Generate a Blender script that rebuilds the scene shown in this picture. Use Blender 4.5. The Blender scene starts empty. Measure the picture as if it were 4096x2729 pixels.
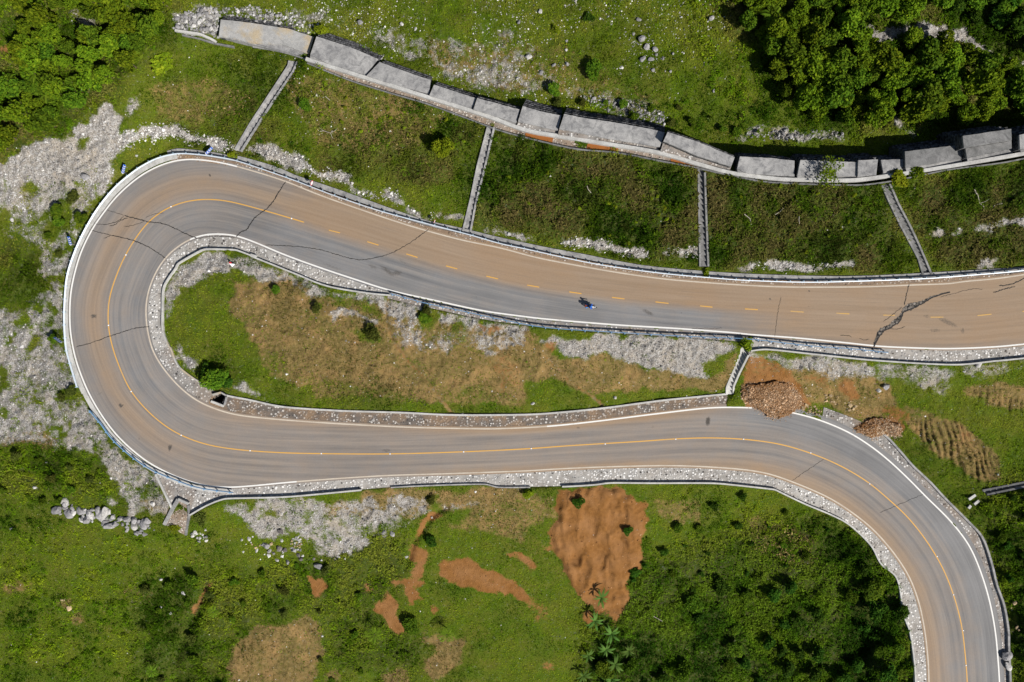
import bpy, bmesh, math, random
import numpy as np
from mathutils import Vector, Matrix
random.seed(7)
RNG = np.random.default_rng(7)
SC = bpy.context.scene
COL = SC.collection

# ------------------------------------------------------------------ camera model (looking straight down from a drone)
D, F, CX, CY = 110.0, 2688.0, 2048.0, 1364.5      # metres above datum, focal length in photo pixels, image centre
def world(px, py, z):
    """pixel of the photograph + height -> point in metres (arrays allowed)"""
    k = (D - z) / F
    return (px - CX) * k, -(py - CY) * k, z
def W(px, py, z):
    return Vector(world(px, py, z))
def pix(x, y, z):
    k = F / (D - z)
    return x * k + CX, -y * k + CY

_O = {1:(0,0),2:(1000,0),3:(2000,0),4:(2996,0),5:(0,660),6:(1000,660),7:(2000,660),8:(2996,660),9:(0,1330),10:(1000,1330),
      11:(2000,1330),12:(2996,1330),13:(0,1999),14:(1000,1999),15:(2000,1999),16:(2996,1999)}
def T(n, *c):
    """survey notes were taken on sixteen enlarged sheets: sheet coordinates -> photo pixels"""
    s = 1345/1100 if n in (15, 16) else 2.14
    ox, oy = _O[n]
    return [(ox + c[i]/s, oy + c[i+1]/s) for i in range(0, len(c), 2)]

# ------------------------------------------------------------------ traced lines (photo pixels)
L_out = [(4420,1040),(4250,1072),(4096,1099)]+T(8,2100,975)+[(3851,1127),(3800,1135),(3635,1141),(3486,1147),(3300,1149),(3136,1148)]+\
  [(2996,1142),(2841,1132),(2654,1116),(2467,1090),(2280,1057),(2140,1029),(2000,992),(1841,959),(1654,908),(1467,847),(1280,781),(1140,725),
   (1000,681),(888,652),(794,639),(724,640),(654,657),(584,690),(528,730),(467,786),(411,856),(364,926),(322,1015),(296,1104),(283,1174),(279,1244),
   (282,1330),(299,1423),(327,1508),(360,1582),(407,1662),(467,1741),(537,1807),(607,1858),(701,1905),(794,1936),(864,1947),(935,1949),(1028,1942),
   (1187,1927),(1374,1913),(1561,1902),(1794,1895),(2100,1884),(2234,1876),(2421,1868),(2654,1863),(2794,1866),(2935,1875),(3028,1886),(3100,1903),
   (3183,1933),(3276,1972),(3340,2005),(3405,2048),(3487,2113),(3568,2203),(3634,2302),(3675,2408),(3699,2522),(3712,2637),(3716,2729),(3718,2900),(3716,3080)]
L_in = [(4420,1348),(4250,1362),(4096,1377),(3977,1388),(3790,1395),(3603,1390),(3501,1384),(3370,1370),(3183,1352),(2996,1338),(2935,1331),(2701,1314),(2467,1300),(2187,1277),
   (2100,1267),(1935,1244),(1748,1204),(1561,1162),(1421,1118),(1280,1071),(1140,1020),(1028,973),(949,945),(888,937),(818,940),(748,964),(678,1015),(631,1076),
   (598,1151),(584,1221),(586,1291),(595,1345),(612,1405),(654,1475),(720,1550),(794,1606),(888,1645),(981,1665),(1187,1684),(1421,1699),(1654,1710),(1888,1715),(2000,1715),
   (2187,1706),(2374,1687),(2607,1658),(2794,1636),(2888,1630),(3014,1632),(3090,1638),(3169,1651),(3276,1680),(3393,1729),(3487,1788),(3557,1844),(3627,1909),
   (3697,1980),(3716,1999),(3806,2089),(3879,2187),(3928,2302),(3961,2416),(3982,2531),(3992,2637),(3998,2729),(4002,2900),(4000,3080)]
L_mid = [(4420,1210),(4250,1230),(4096,1245),(3966,1257),(3910,1263),(3774,1269),(3722,1269),(3580,1262),(3533,1261),(3398,1256),(3345,1253),(3215,1249),(3162,1245),(3031,1239),(2980,1236),
   (2850,1229),(2800,1224),(2674,1214),(2622,1208),(2498,1196),(2448,1190),(2326,1175),(2277,1168),(2157,1149),(2109,1141),(1992,1116),(1945,1105),(1829,1076),(1784,1064),
   (1670,1030),(1625,1016),(1514,981),(1469,967),(1360,932),(1315,921),(1215,889),(1056,842),(935,810),(864,799),(794,799),(724,812),(654,842),(593,889),(542,954),(495,1034),
   (458,1123),(437,1197),(432,1267),(437,1330),(453,1400),(486,1489),(523,1564),(584,1638),(654,1699),(724,1741),(818,1776),(935,1797),(1100,1810),(1280,1815),(1561,1816),
   (1841,1808),(2100,1796),(2280,1783),(2561,1766),(2701,1756),(2841,1752),(2981,1758),(3113,1776),(3230,1809),(3346,1856),(3463,1923),(3556,1999),(3634,2073),(3708,2167),
   (3773,2277),(3818,2392),(3847,2506),(3861,2621),(3869,2729),(3872,2900),(3870,3080)]
DASHES = [((1315,921),(1360,932)),((1469,967),(1514,981)),((1625,1016),(1670,1030)),((1784,1064),(1829,1076)),((1945,1105),(1992,1116)),((2109,1141),(2157,1149)),
  ((2277,1168),(2326,1175)),((2448,1190),(2498,1196)),((2622,1208),(2674,1214)),((2800,1224),(2850,1229)),((2980,1236),(3031,1239)),((3162,1245),(3215,1249)),
  ((3345,1253),(3398,1256)),((3533,1261),(3580,1262)),((3722,1269),(3774,1269)),((3910,1263),(3966,1257)),((4090,1246),(4140,1242))]
LEDGE = [(4420,1005),(4250,1038),(4096,1067)]+T(8,1490,925,1000,948,600,950,0,932)+T(7,1700,905,1200,855,700,760,400,705,0,620)+\
  T(6,1830,545,1500,470,1200,370,800,225,400,90)+T(1,2354,1425,2060,1340,1960,1330,1800,1300,1530,1272)+[(668,604)]
G1 = [(4420,1018),(4250,1050),(4096,1080),(3851,1102),(3697,1113),(3463,1122),(3230,1127),(2996,1120),(2841,1109),(2645,1091),(2430,1062),(2273,1032),(2117,997),(2000,972),(1888,940),
  (1701,891),(1514,840),(1327,777),(1192,725),(1093,690),(981,652),(911,633),(813,618),(720,612),(668,619),(622,633),(579,654),(535,682),(460,744),(393,824),(341,908),
  (299,996),(266,1095),(255,1188),(252,1291),(259,1390),(271,1440),(287,1495),(304,1550)]
G2 = [(353,1643),(397,1694),(439,1751),(491,1802),(551,1849),(617,1888),(701,1923),(794,1954),(930,1973)]
G3 = [(1561,1176),(1701,1214),(1841,1244),(2000,1279),(2187,1312),(2467,1331),(2748,1347),(2996,1358),(3230,1384),(3417,1398),(3554,1412)]
K_in = T(6,1200,1110,1000,1090,660,1030,400,930,200,850,0,770)+T(5,2200,790,2030,725,1950,718,1760,715,1680,745,1520,840,1490,890,1440,960,1390,1060,1382,1250,1385,1420,1440,1560)+\
  T(9,1450,130,1500,260,1560,330,1700,430,1830,500,1925,545,2150,590,2354,635)+T(10,380,655,800,680,1300,695,1750,715,2354,712)+T(11,500,695,900,655,1400,590,1950,535)
K_u = T(12,0,155,160,140,600,185,1100,235,1750,270,2100,240,2354,215)+[(4250,1412),(4420,1396)]
K_s = T(9,1620,1560,1760,1480,1900,1425,2000,1415)+T(10,0,1412,350,1400,950,1345,1400,1312,2000,1295)+T(11,0,1322,530,1315,800,1300,950,1283,1300,1285,1800,1285,2000,1300,2354,1340)+\
  [(3113,1962),(3220,2013),(3332,2060)]+T(16,500,125,600,222,650,312,720,372,745,450,760,560,790,640,810,760,820,893)+[(3668,2900),(3666,3080)]
K_r = T(12,640,640,950,760)+[(3533,1741),(3589,1797),(3650,1867),(3720,1933),(3781,1999),(3879,2097),(3928,2154),(3961,2244),(3986,2343),(4014,2424),(4031,2522),(4033,2588),(4039,2729),(4042,2900),(4040,3080)]
LIP = T(2,480,490,930,632,1540,822,2040,982,2354,1097)+T(3,500,1150,900,1215,1350,1290,1700,1390,2000,1470,2354,1515)+T(4,390,1525,850,1530,1100,1505,1600,1430,2354,1300)+[(4250,575),(4420,540)]
SOUTHWALL = T(2,490,535,850,680,1180,785,1550,895,2010,1065)+T(3,0,1112,220,1172,640,1267,1000,1302,1400,1377,1670,1428,1900,1480,2200,1540)+T(4,300,1562)+[(3420,738),(3530,728),(3650,706),(3800,676),(4000,650),(4096,632),(4250,600),(4420,565)]

# ------------------------------------------------------------------ numeric helpers
def dense(pts, step=8.0, smooth=True):
    p = np.array(pts, float)
    if smooth and len(p) > 2:
        out = []
        q = np.vstack([2*p[0]-p[1], p, 2*p[-1]-p[-2]])
        for i in range(1, len(q)-2):
            a, b, c, d = q[i-1], q[i], q[i+1], q[i+2]
            n = max(2, int(np.linalg.norm(c-b)/4))
            t = np.linspace(0, 1, n, endpoint=False)[:, None]
            m1 = (c-a)*.5; m2 = (d-b)*.5
            L = np.linalg.norm(c-b)
            for m in (m1, m2):
                l = np.linalg.norm(m)
                if l > L*1.2: m *= L*1.2/l
            h = (2*t**3-3*t**2+1)*b + (t**3-2*t**2+t)*m1 + (-2*t**3+3*t**2)*c + (t**3-t**2)*m2
            out.append(h)
        out.append(p[-1:])
        p = np.vstack(out)
    s = np.r_[0, np.cumsum(np.linalg.norm(np.diff(p, axis=0), axis=1))]
    n = max(2, int(round(s[-1]/step))+1)
    t = np.linspace(0, s[-1], n)
    return np.c_[np.interp(t, s, p[:,0]), np.interp(t, s, p[:,1])]
def normals(p):
    d = np.gradient(p, axis=0)
    d /= np.linalg.norm(d, axis=1)[:, None] + 1e-9
    return np.c_[d[:,1], -d[:,0]]
def toward(p, ref, dist):
    """offset polyline p by dist pixels towards polyline ref (negative: away)"""
    n = normals(p); m = match(p, ref)
    sgn = np.sign(np.sum(n*(m-p)))
    return p + n*sgn*dist
def match(A, B):
    """nearest point of dense polyline B for each point of A"""
    out = np.empty_like(A)
    for i in range(0, len(A), 400):
        d = ((A[i:i+400, None, :]-B[None])**2).sum(-1)
        out[i:i+400] = B[d.argmin(1)]
    return out
def smooth(p, k=5):
    q = np.vstack([np.repeat(p[:1], k, 0), p, np.repeat(p[-1:], k, 0)])
    c = np.cumsum(np.vstack([np.zeros((1, p.shape[1])), q]), 0)
    return (c[2*k+1:]-c[:-(2*k+1)])/(2*k+1)
def inside(X, Y, poly):
    """even-odd fill test on arrays"""
    res = np.zeros(X.shape, bool)
    p = np.asarray(poly, float)
    x0, y0 = p.min(0); x1, y1 = p.max(0)
    sel = (X >= x0) & (X <= x1) & (Y >= y0) & (Y <= y1)
    x = X[sel]; y = Y[sel]; r = np.zeros(x.shape, bool)
    for i in range(len(p)):
        ax, ay = p[i-1]; bx, by = p[i]
        if ay == by: continue
        c = (ay > y) != (by > y)
        r ^= c & (x < (bx-ax)*(y-ay)/(by-ay)+ax)
    res[sel] = r
    return res
def lattice(seed, n=256):
    return np.random.default_rng(seed).random((n, n)).astype(np.float32)
_LAT = [lattice(100+i) for i in range(6)]
def vnoise(x, y, seed=0):
    g = _LAT[seed % 6]; n = g.shape[0]
    x = x + 17.3*seed; y = y + 9.1*seed
    xi = np.floor(x).astype(int); yi = np.floor(y).astype(int)
    fx = x-xi; fy = y-yi
    fx = fx*fx*(3-2*fx); fy = fy*fy*(3-2*fy)
    xi %= n; yi %= n; xj = (xi+1) % n; yj = (yi+1) % n
    return (g[yi, xi]*(1-fx)+g[yi, xj]*fx)*(1-fy)+(g[yj, xi]*(1-fx)+g[yj, xj]*fx)*fy
def fbm(x, y, scale, seed=0, octs=4, gain=.5):
    """0..1 noise; scale = pixels of the largest feature"""
    v = 0; a = 1; t = 0
    for o in range(octs):
        v = v + a*vnoise(x/scale*2**o, y/scale*2**o, seed+o); t += a; a *= gain
    return v/t
def sstep(a, b, x):
    t = np.clip((x-a)/(b-a), 0, 1)
    return t*t*(3-2*t)
def blur(m, r, it=2):
    m = m.astype(np.float32)
    for _ in range(it):
        for ax in (0, 1):
            pad = [(r+1, r) if a == ax else (0, 0) for a in (0, 1)]
            c = np.cumsum(np.pad(m, pad, mode='edge'), axis=ax)
            m = (c[2*r+1:]-c[:-2*r-1])/(2*r+1) if ax == 0 else (c[:, 2*r+1:]-c[:, :-2*r-1])/(2*r+1)
    return m

LO, LI, LM = dense(L_out), dense(L_in), dense(L_mid)
LM = smooth(LM, 4); LO = smooth(LO, 2); LI = smooth(LI, 2)
LMs = np.r_[0, np.cumsum(np.linalg.norm(np.diff(LM, axis=0), axis=1))]
def station_of(px, py):
    i = ((LM[:,0]-px)**2+(LM[:,1]-py)**2).argmin()
    return LMs[i]
_zk = [(station_of(4420,1210), 9.2), (station_of(3000,1238), 8.2), (station_of(1600,1010), 6.6), (station_of(794,799), 5.4), (station_of(432,1267), 4.6),
       (station_of(700,1728), 3.9), (station_of(1300,1815), 3.2), (station_of(2841,1752), 1.6), (station_of(3556,1999), .4), (station_of(3870,3080), -1.2)]
def ZR(p):
    """height of the carriageway at the nearest station (array of pixels)"""
    p = np.atleast_2d(p); s = np.empty(len(p))
    for i in range(0, len(p), 2000):
        d = ((p[i:i+2000, None, :]-LM[None])**2).sum(-1)
        s[i:i+2000] = LMs[d.argmin(1)]
    return np.interp(s, [k[0] for k in _zk], [k[1] for k in _zk])
def ZC(px):
    return 12.0+(np.asarray(px, float)-883)*.00172            # level of the channel that runs along the stepped wall

KI, KU, KS, KR = dense(K_in), dense(K_u), dense(K_s), dense(K_r)
LE = dense(LEDGE); LP = dense(LIP); SW = dense(SOUTHWALL)
def seg(line, p0, p1):
    i = ((line-np.array(p0))**2).sum(1).argmin(); j = ((line-np.array(p1))**2).sum(1).argmin()
    return line[min(i, j):max(i, j)+1] if i <= j else line[j:i+1][::-1]

# stepped drain chutes: centre lines of the two side walls, top end first
CHUTES = [
  (T(2,335,520,330,560,0,1060)+[(939,600)], T(2,405,528,368,612,180,890)+[(963,606)]),
  (T(2,2035,1090)+[(1911,660),(1883,796),(1850,931)], T(2,2090,1090)+[(1942,660),(1904,810),(1881,931)]),
  ([(2794,674),(2797,847),(2801,1066)], [(2820,690),(2825,847),(2834,1066)]),
  ([(3529,742),(3557,805),(3599,894),(3674,1034),(3694,1100)], [(3560,735),(3594,814),(3641,903),(3674,973),(3727,1097)]),
  ([(2967,1381),(2965,1409),(2935,1484),(2907,1550),(2907,1577)], [(2995,1421),(2958,1494),(2935,1547),(2935,1577)]),
  ([(4420,1866),(4096,1930),(3931,1963)], [(4420,1890),(4096,1948),(3949,1979)]),
]
APRON = [(615,1889),(685,2032),(713,1996),(755,2010),(757,2059),(888,1996),(935,1991),(940,1960),(864,1956),(794,1946),(701,1915),(640,1884)]
# verges: (near line, far line) pairs, matched point by point
def pair(far, near_line, off):
    return smooth(match(far, toward(near_line, far, off)), 6), far
V_N = pair(toward(LE, LO, 22), LO, 7)                         # cobbled gutter between the upper road and the ledge
hair = seg(LO, (715,642), (352,1566)); V_H = (toward(hair, LM, -7), toward(hair, LM, -27))
hair2 = seg(LO, (352,1566), (935,1949)); V_H2 = (toward(hair2, LM, -7), toward(hair2, LM, -24))
V_I = pair(KI, LI, 7)
V_U = pair(KU, LI, 7)
nar = seg(LI, (2996,1338), (1561,1162)); V_M = (toward(nar, LM, -7), toward(nar, LM, -33))
V_S = pair(KS, LO, 7)
V_R = pair(KR, LI, 6)
VERGES = [V_N, V_H, V_H2, V_I, V_U, V_M, V_S, V_R]

# ------------------------------------------------------------------ height field (coarse grid, relaxed between known lines)
CG = 16.0
cxs = np.arange(-700, 4801, CG); cys = np.arange(-600, 3331, CG)
CXX, CYY = np.meshgrid(cxs, cys)
road_poly = np.vstack([LO, LI[::-1]])
fixed = np.zeros(CXX.shape, bool); Hc = np.full(CXX.shape, 6.0)
band = inside(CXX, CYY, road_poly)
for a, b in VERGES:
    band |= inside(CXX, CYY, np.vstack([a, b[::-1]]))
band |= inside(CXX, CYY, np.vstack([LE, toward(LE, LO, 24)[::-1]]))
band |= inside(CXX, CYY, APRON)
band = blur(band, 1, 1) > .01
zr = ZR(np.c_[CXX[band], CYY[band]])
Hc[band] = zr; fixed |= band
def pin(px, py, z, r=20):
    m = ((CXX-px)**2+(CYY-py)**2 < r*r) & ~band
    Hc[m] = z; fixed[m] = True
for p in SW[::2]: pin(p[0], p[1], float(ZC(p[0]))-.15, 18)
WALL_N = dense([(883,78),(1000,91),(1154,115),(1266,150),(1397,187),(1722,322),(1909,390),(2091,428),(2257,460),(2449,486),(2671,530),(2794,568),(2939,626),(3178,640),(3431,645),(3613,630),(3851,560),(4045,505),(4250,460),(4420,430)])
drop = np.interp(WALL_N[:,0], [883,1500,2100,2700,3000,3600,4096], [.9,1.3,2.2,3.0,3.6,3.4,3.6])
for p, d in zip(WALL_N[::2], drop[::2]):
    pin(p[0], p[1]-62, float(ZC(p[0]))-d, 18)
    pin(p[0], p[1], float(ZC(p[0]))-d, 14); pin(p[0], p[1]-30, float(ZC(p[0]))-d, 14)
for p in LP[::2]: pin(p[0], p[1], float(ZC(p[0]))-.8, 12)
for px, py, z in [(0,600,8),(0,1000,3.2),(150,1400,3.6),(0,1800,.5),(150,1650,2.8),(0,2300,-5),(0,2729,-8),(700,2300,-4.5),(700,2729,-10),(1500,2300,-3.5),(1500,2729,-9),(2300,2250,-2.5),
                  (2300,2729,-9),(3000,2300,-5),(3000,2729,-10),(3450,2600,-5),(0,0,15),(500,300,12.5),(400,0,15),(1500,0,13.2),(2500,0,14.5),(3300,100,17.5),(4096,0,21),(3700,330,16.5),
                  (700,150,11.8),(800,60,12.2),(4096,1600,6.5),(4200,2000,6),(4250,2600,5),(3800,1700,4.5),(-600,600,7),(-600,1500,-2),(-600,2900,-12),(1500,3200,-14),(3000,3200,-14),(1500,-500,17),(3500,-500,26),(-500,-500,20),
                  (4600,300,21),(4600,800,17.5)]:
    pin(px, py, z, 20)
H0 = Hc.copy()
def relax(H, fx, it):
    for _ in range(it):
        P = np.pad(H, 1, mode='edge')
        n = .25*(P[:-2,1:-1]+P[2:,1:-1]+P[1:-1,:-2]+P[1:-1,2:])
        H = np.where(fx, H, n)
    return H
start = None
for lev in (8, 4, 2, 1):
    f = fixed[::lev, ::lev]; h = Hc[::lev, ::lev]
    if lev > 1:      # a coarse cell is known when any fine cell in it is
        ny, nx = fixed.shape
        hh = np.zeros(f.shape); cc = np.zeros(f.shape)
        for dy in range(lev):
            for dx in range(lev):
                ff = fixed[dy::lev, dx::lev]; vv = Hc[dy::lev, dx::lev]
                hh[:ff.shape[0], :ff.shape[1]] += np.where(ff, vv, 0); cc[:ff.shape[0], :ff.shape[1]] += ff
        f = cc > 0; h = np.where(f, hh/np.maximum(cc, 1), 6.0)
    if start is not None:
        up = np.repeat(np.repeat(start, 2, 0), 2, 1)
        up = np.pad(up, ((0, max(0, f.shape[0]-up.shape[0])), (0, max(0, f.shape[1]-up.shape[1]))), mode='edge')[:f.shape[0], :f.shape[1]]
        h = np.where(f, h, up)
    start = relax(h, f, 700 if lev > 1 else 260)
HC = start
def H(px, py):
    fx = np.clip((np.asarray(px, float)-cxs[0])/CG, 0, len(cxs)-1.001); fy = np.clip((np.asarray(py, float)-cys[0])/CG, 0, len(cys)-1.001)
    i = fx.astype(int); j = fy.astype(int); u = fx-i; v = fy-j
    return (HC[j,i]*(1-u)+HC[j,i+1]*u)*(1-v)+(HC[j+1,i]*(1-u)+HC[j+1,i+1]*u)*v
def h1(px, py): return float(H(np.array([px]), np.array([py]))[0])
# ------------------------------------------------------------------ ground cover maps (fine grid)
FG = 6.0
ins_x = np.arange(-460, 4561, FG); ins_y = np.arange(-400, 3131, FG)
def stretch(a):
    k = FG*1.35**np.arange(1, 24); k = np.cumsum(k)
    return np.r_[a[0]-k[::-1], a, a[-1]+k]
fx_, fy_ = stretch(ins_x), stretch(ins_y)
GX, GY = np.meshgrid(fx_, fy_)
wx = GX + (fbm(GX, GY, 90, 0)-.5)*70 + (fbm(GX, GY, 22, 3, 2)-.5)*26
wy = GY + (fbm(GX, GY, 90, 1)-.5)*70 + (fbm(GX, GY, 22, 4, 2)-.5)*26
def cover(polys, r=1, sharp=False):
    m = np.zeros(GX.shape, np.float32)
    for w, p in polys:
        i = inside(GX if sharp else wx, GY if sharp else wy, p)
        m[i] = np.maximum(m[i], w)
    return blur(m, r, 2)
def line_cover(lines, width):
    m = np.zeros(GX.shape, np.float32)
    for l in lines:
        p = dense(l, 6); n = normals(p)
        m[inside(GX, GY, np.vstack([p+n*width/2, (p-n*width/2)[::-1]]))] = 1
    return blur(m, 1, 1)
gravel = cover([
  (1, T(1,-300,1500,0,1400,150,1300,300,1190,560,1120,780,1080,840,900,950,900,1010,980,1020,1120,1130,1130,1270,1080,1400,1060,1650,1110,1900,1150,2010,1230,1980,1290,1850,1250,1600,1170,1500,1150,1300,1200,1150,1230,1060,1290,960,1360,980,1480,920,1570,-300,1570)),
  (.8, T(1,1080,800,1180,800,1180,880,1090,980,1050,960)), (.8, T(1,560,80,700,50,820,60,830,180,760,260,700,260,600,180)),
  (.72, T(5,-300,-20,900,-20,1000,150,850,330,760,430,680,600,640,700,560,900,530,1100,540,1580,-300,1580)),
  (.78, T(9,-300,-10,540,-10,600,200,650,480,700,520,800,680,950,900,1150,1100,1320,1190,1460,1500,1300,1500,1100,1450,1000,1300,880,1100,800,1040,600,1010,450,1060,350,960,100,940,-300,960)),
  (.95, T(5,1400,1080,1480,960,1600,870,1750,760,1960,740,2100,760,2354,870,2354,1000,2200,950,1950,930,1700,960,1600,1040,1540,1150,1500,1280,1400,1280)),
  (.85, T(6,0,790,400,950,650,1050,1200,1120,1600,1210,2000,1310,2354,1380,2354,1440,1900,1420,1600,1330,1400,1400,1250,1400,1190,1290,1000,1180,700,1130,500,1120,300,1050,0,900)),
  (.6, T(6,1200,1400,1600,1430,1900,1500,2354,1440,2354,1600,1900,1580,1300,1560)),
  (.8, T(6,640,1250,800,1230,950,1280,1130,1330,1080,1370,900,1340,750,1340)),
  (1, T(11,300,80,600,30,1000,5,1700,45,2040,100,2040,170,1900,200,1700,260,1800,380,1600,370,1300,310,1000,240,700,190,500,150)),
  (.62, T(10,1250,0,2354,0,2354,110,2100,140,1900,100,1700,180,1750,260,1650,180,1450,100,1250,60)),
  (.9, T(12,0,160,600,200,1100,260,1400,300,1150,350,700,330,500,300,300,330,150,370,0,260)), (.62, T(12,500,280,1400,300,1750,340,1700,520,1300,440,900,400,600,400)), (.5, T(12,1750,260,2354,250,2354,330,1900,400)),
  (.95, T(9,1440,100,1550,60,1580,180,1700,230,1690,340,1600,300,1520,260)), (.85, T(9,1980,480,2100,460,2200,520,2330,600,2200,560,2050,520)),
  (.95, T(13,1080,-20,1400,-20,1430,60,1250,70,1130,80)), (.85, T(13,1900,0,2354,0,2354,40,2200,100,2180,200,2050,160,1950,80)), (.95, T(13,2180,150,2354,120,2354,390,2250,330,2170,240)),
  (.85, T(9,950,1250,1060,1230,1160,1300,1080,1400,980,1330)), (.85, T(9,880,1400,960,1390,1000,1450,900,1480)), (.85, T(9,1090,1420,1400,1400,1440,1560,1100,1560)),
  (.95, T(14,30,150,180,110,380,150,210,240,230,330,100,330,30,280)), (.9, T(14,420,150,600,140,640,400,560,380,450,260)),
  (.85, T(14,720,270,850,230,1000,300,1150,290,1100,350,950,420,880,480,740,470,640,430,720,380)), (.6, T(14,0,0,520,0,460,80,380,90,200,100,0,100)), (.74, T(14,-40,0,1500,-20,1510,150,1150,340,900,460,620,450,380,300,150,330,-40,250)), (.6, T(13,1880,0,2354,-40,2354,120,2150,160,1950,100)),
  (.72, T(14,950,-20,1500,-20,1520,120,1400,190,1300,180,1100,150,980,60)), (.6, T(10,950,1450,1600,1400,2000,1440,1500,1562,960,1562)),
  (1, T(2,-40,1240,200,1260,500,1370,550,1450,750,1460,880,1530,860,1562,650,1562,450,1480,200,1370,-40,1310)),
  (1, T(6,430,0,600,30,760,70,880,110,870,180,1000,200,1120,260,1200,230,1220,290,1350,340,1480,390,1550,430,1660,440,1620,470,1500,450,1350,400,1300,360,1150,330,1000,280,850,190,650,110,500,60)),
  (.95, T(6,1640,440,1820,400,1820,450,1700,480)), (.9, T(6,1990,540,2150,560,2354,590,2354,650,2150,600,2000,570)),
  (1, T(7,0,560,200,590,290,620,310,660,200,660,0,620)), (1, T(7,500,650,700,650,900,670,1150,670,1280,700,1290,790,1200,765,1000,745,800,745,600,705)), (1, T(7,1430,700,1600,720,1690,760,1690,830,1550,795,1400,745)),
  (1, T(8,-100,860,200,840,400,810,600,830,640,870,700,840,900,840,950,880,800,890,640,880,500,890,200,912,-100,912)), (.9, T(8,1500,590,1900,535,2354,475,2500,470,2500,545,2354,545,1900,575,1550,610)),
  (1, T(8,1940,800,2050,770,2140,800,2120,860,1980,885)),
  (.52, T(2,300,60,700,80,950,200,1300,250,1700,300,2354,420,2354,800,2000,760,1700,650,1400,480,1150,420,900,280,600,220,350,180)), (.8, T(2,1300,430,1420,430,1420,490,1300,480)), (.75, T(2,1000,260,1120,300,1100,420,980,330)),
  (.42, T(3,-20,250,300,350,500,650,900,800,1300,850,1400,1000,1100,980,700,850,300,750,-20,760)), (.6, T(2,1650,540,1950,560,2354,640,2354,790,2000,720,1750,640)),
  (.85, T(4,-100,1120,250,1110,800,1130,850,1180,500,1215,100,1190,-100,1190)),
  (1, T(4,970,270,1200,210,1300,200,1700,215,1880,230,1840,290,1990,330,2150,470,2354,530,2500,560,2500,600,2200,540,2000,460,1750,380,1600,320,1400,300,1150,340,980,350)),
  (.85, T(4,1120,800,1180,820,1230,950,1300,1050,1450,1130,1420,1170,1250,1110,1150,900)),
  (.9, T(1,1480,130,1700,80,1880,90,1880,330,1780,290,1600,260,1500,250)), (.7, T(1,1880,60,2354,80,2354,200,2000,130,1880,110)), (.6, T(2,0,90,330,150,560,250,560,300,300,220,0,170)),
])
green_over = cover([
  (1, T(5,440,400,560,310,600,250,690,260,600,360,590,470,540,560,420,640,380,590,400,480)), (1, T(5,-100,600,180,640,240,720,340,680,380,700,350,800,340,920,370,1010,390,1080,300,1130,200,1200,100,1250,-100,1250)),
  (1, T(5,660,460,760,400,790,420,730,520,650,560)), (1, T(5,250,1460,340,1480,300,1562,250,1550)), (1, T(5,490,730,560,730,560,780,500,790)), (.9, T(5,-50,380,60,380,60,600,-50,620)),
  (1, T(5,180,140,290,110,300,190,200,200)), (.9, T(5,560,570,640,560,630,700,580,720)), (1, T(9,0,280,80,300,60,500,0,500)), (1, T(9,480,540,620,470,700,500,640,580,520,590)), (.9, T(5,440,1400,520,1420,560,1562,440,1562)), (.8, T(9,440,0,560,0,600,260,560,280,500,120)),
  (1, T(6,1440,1230,1560,1190,1590,1330,1540,1420,1430,1400)), (1, T(6,960,1400,1150,1380,1190,1500,1000,1530,860,1480)), (1, T(6,540,1190,620,1200,600,1290,540,1260)), (.8, T(6,700,1150,1000,1180,1150,1290,1130,1330,900,1240,700,1210)),
  (.9, T(5,1400,1300,1500,1300,1530,1562,1440,1562,1400,1400)), (.9, T(1,650,1200,760,1210,740,1330,650,1320)), (.8, T(1,450,1150,600,1100,640,1180,500,1230)), (1, T(10,1510,1400,1600,1330,1590,1400,1640,1450,1700,1470,1640,1500,1560,1490))])
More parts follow.
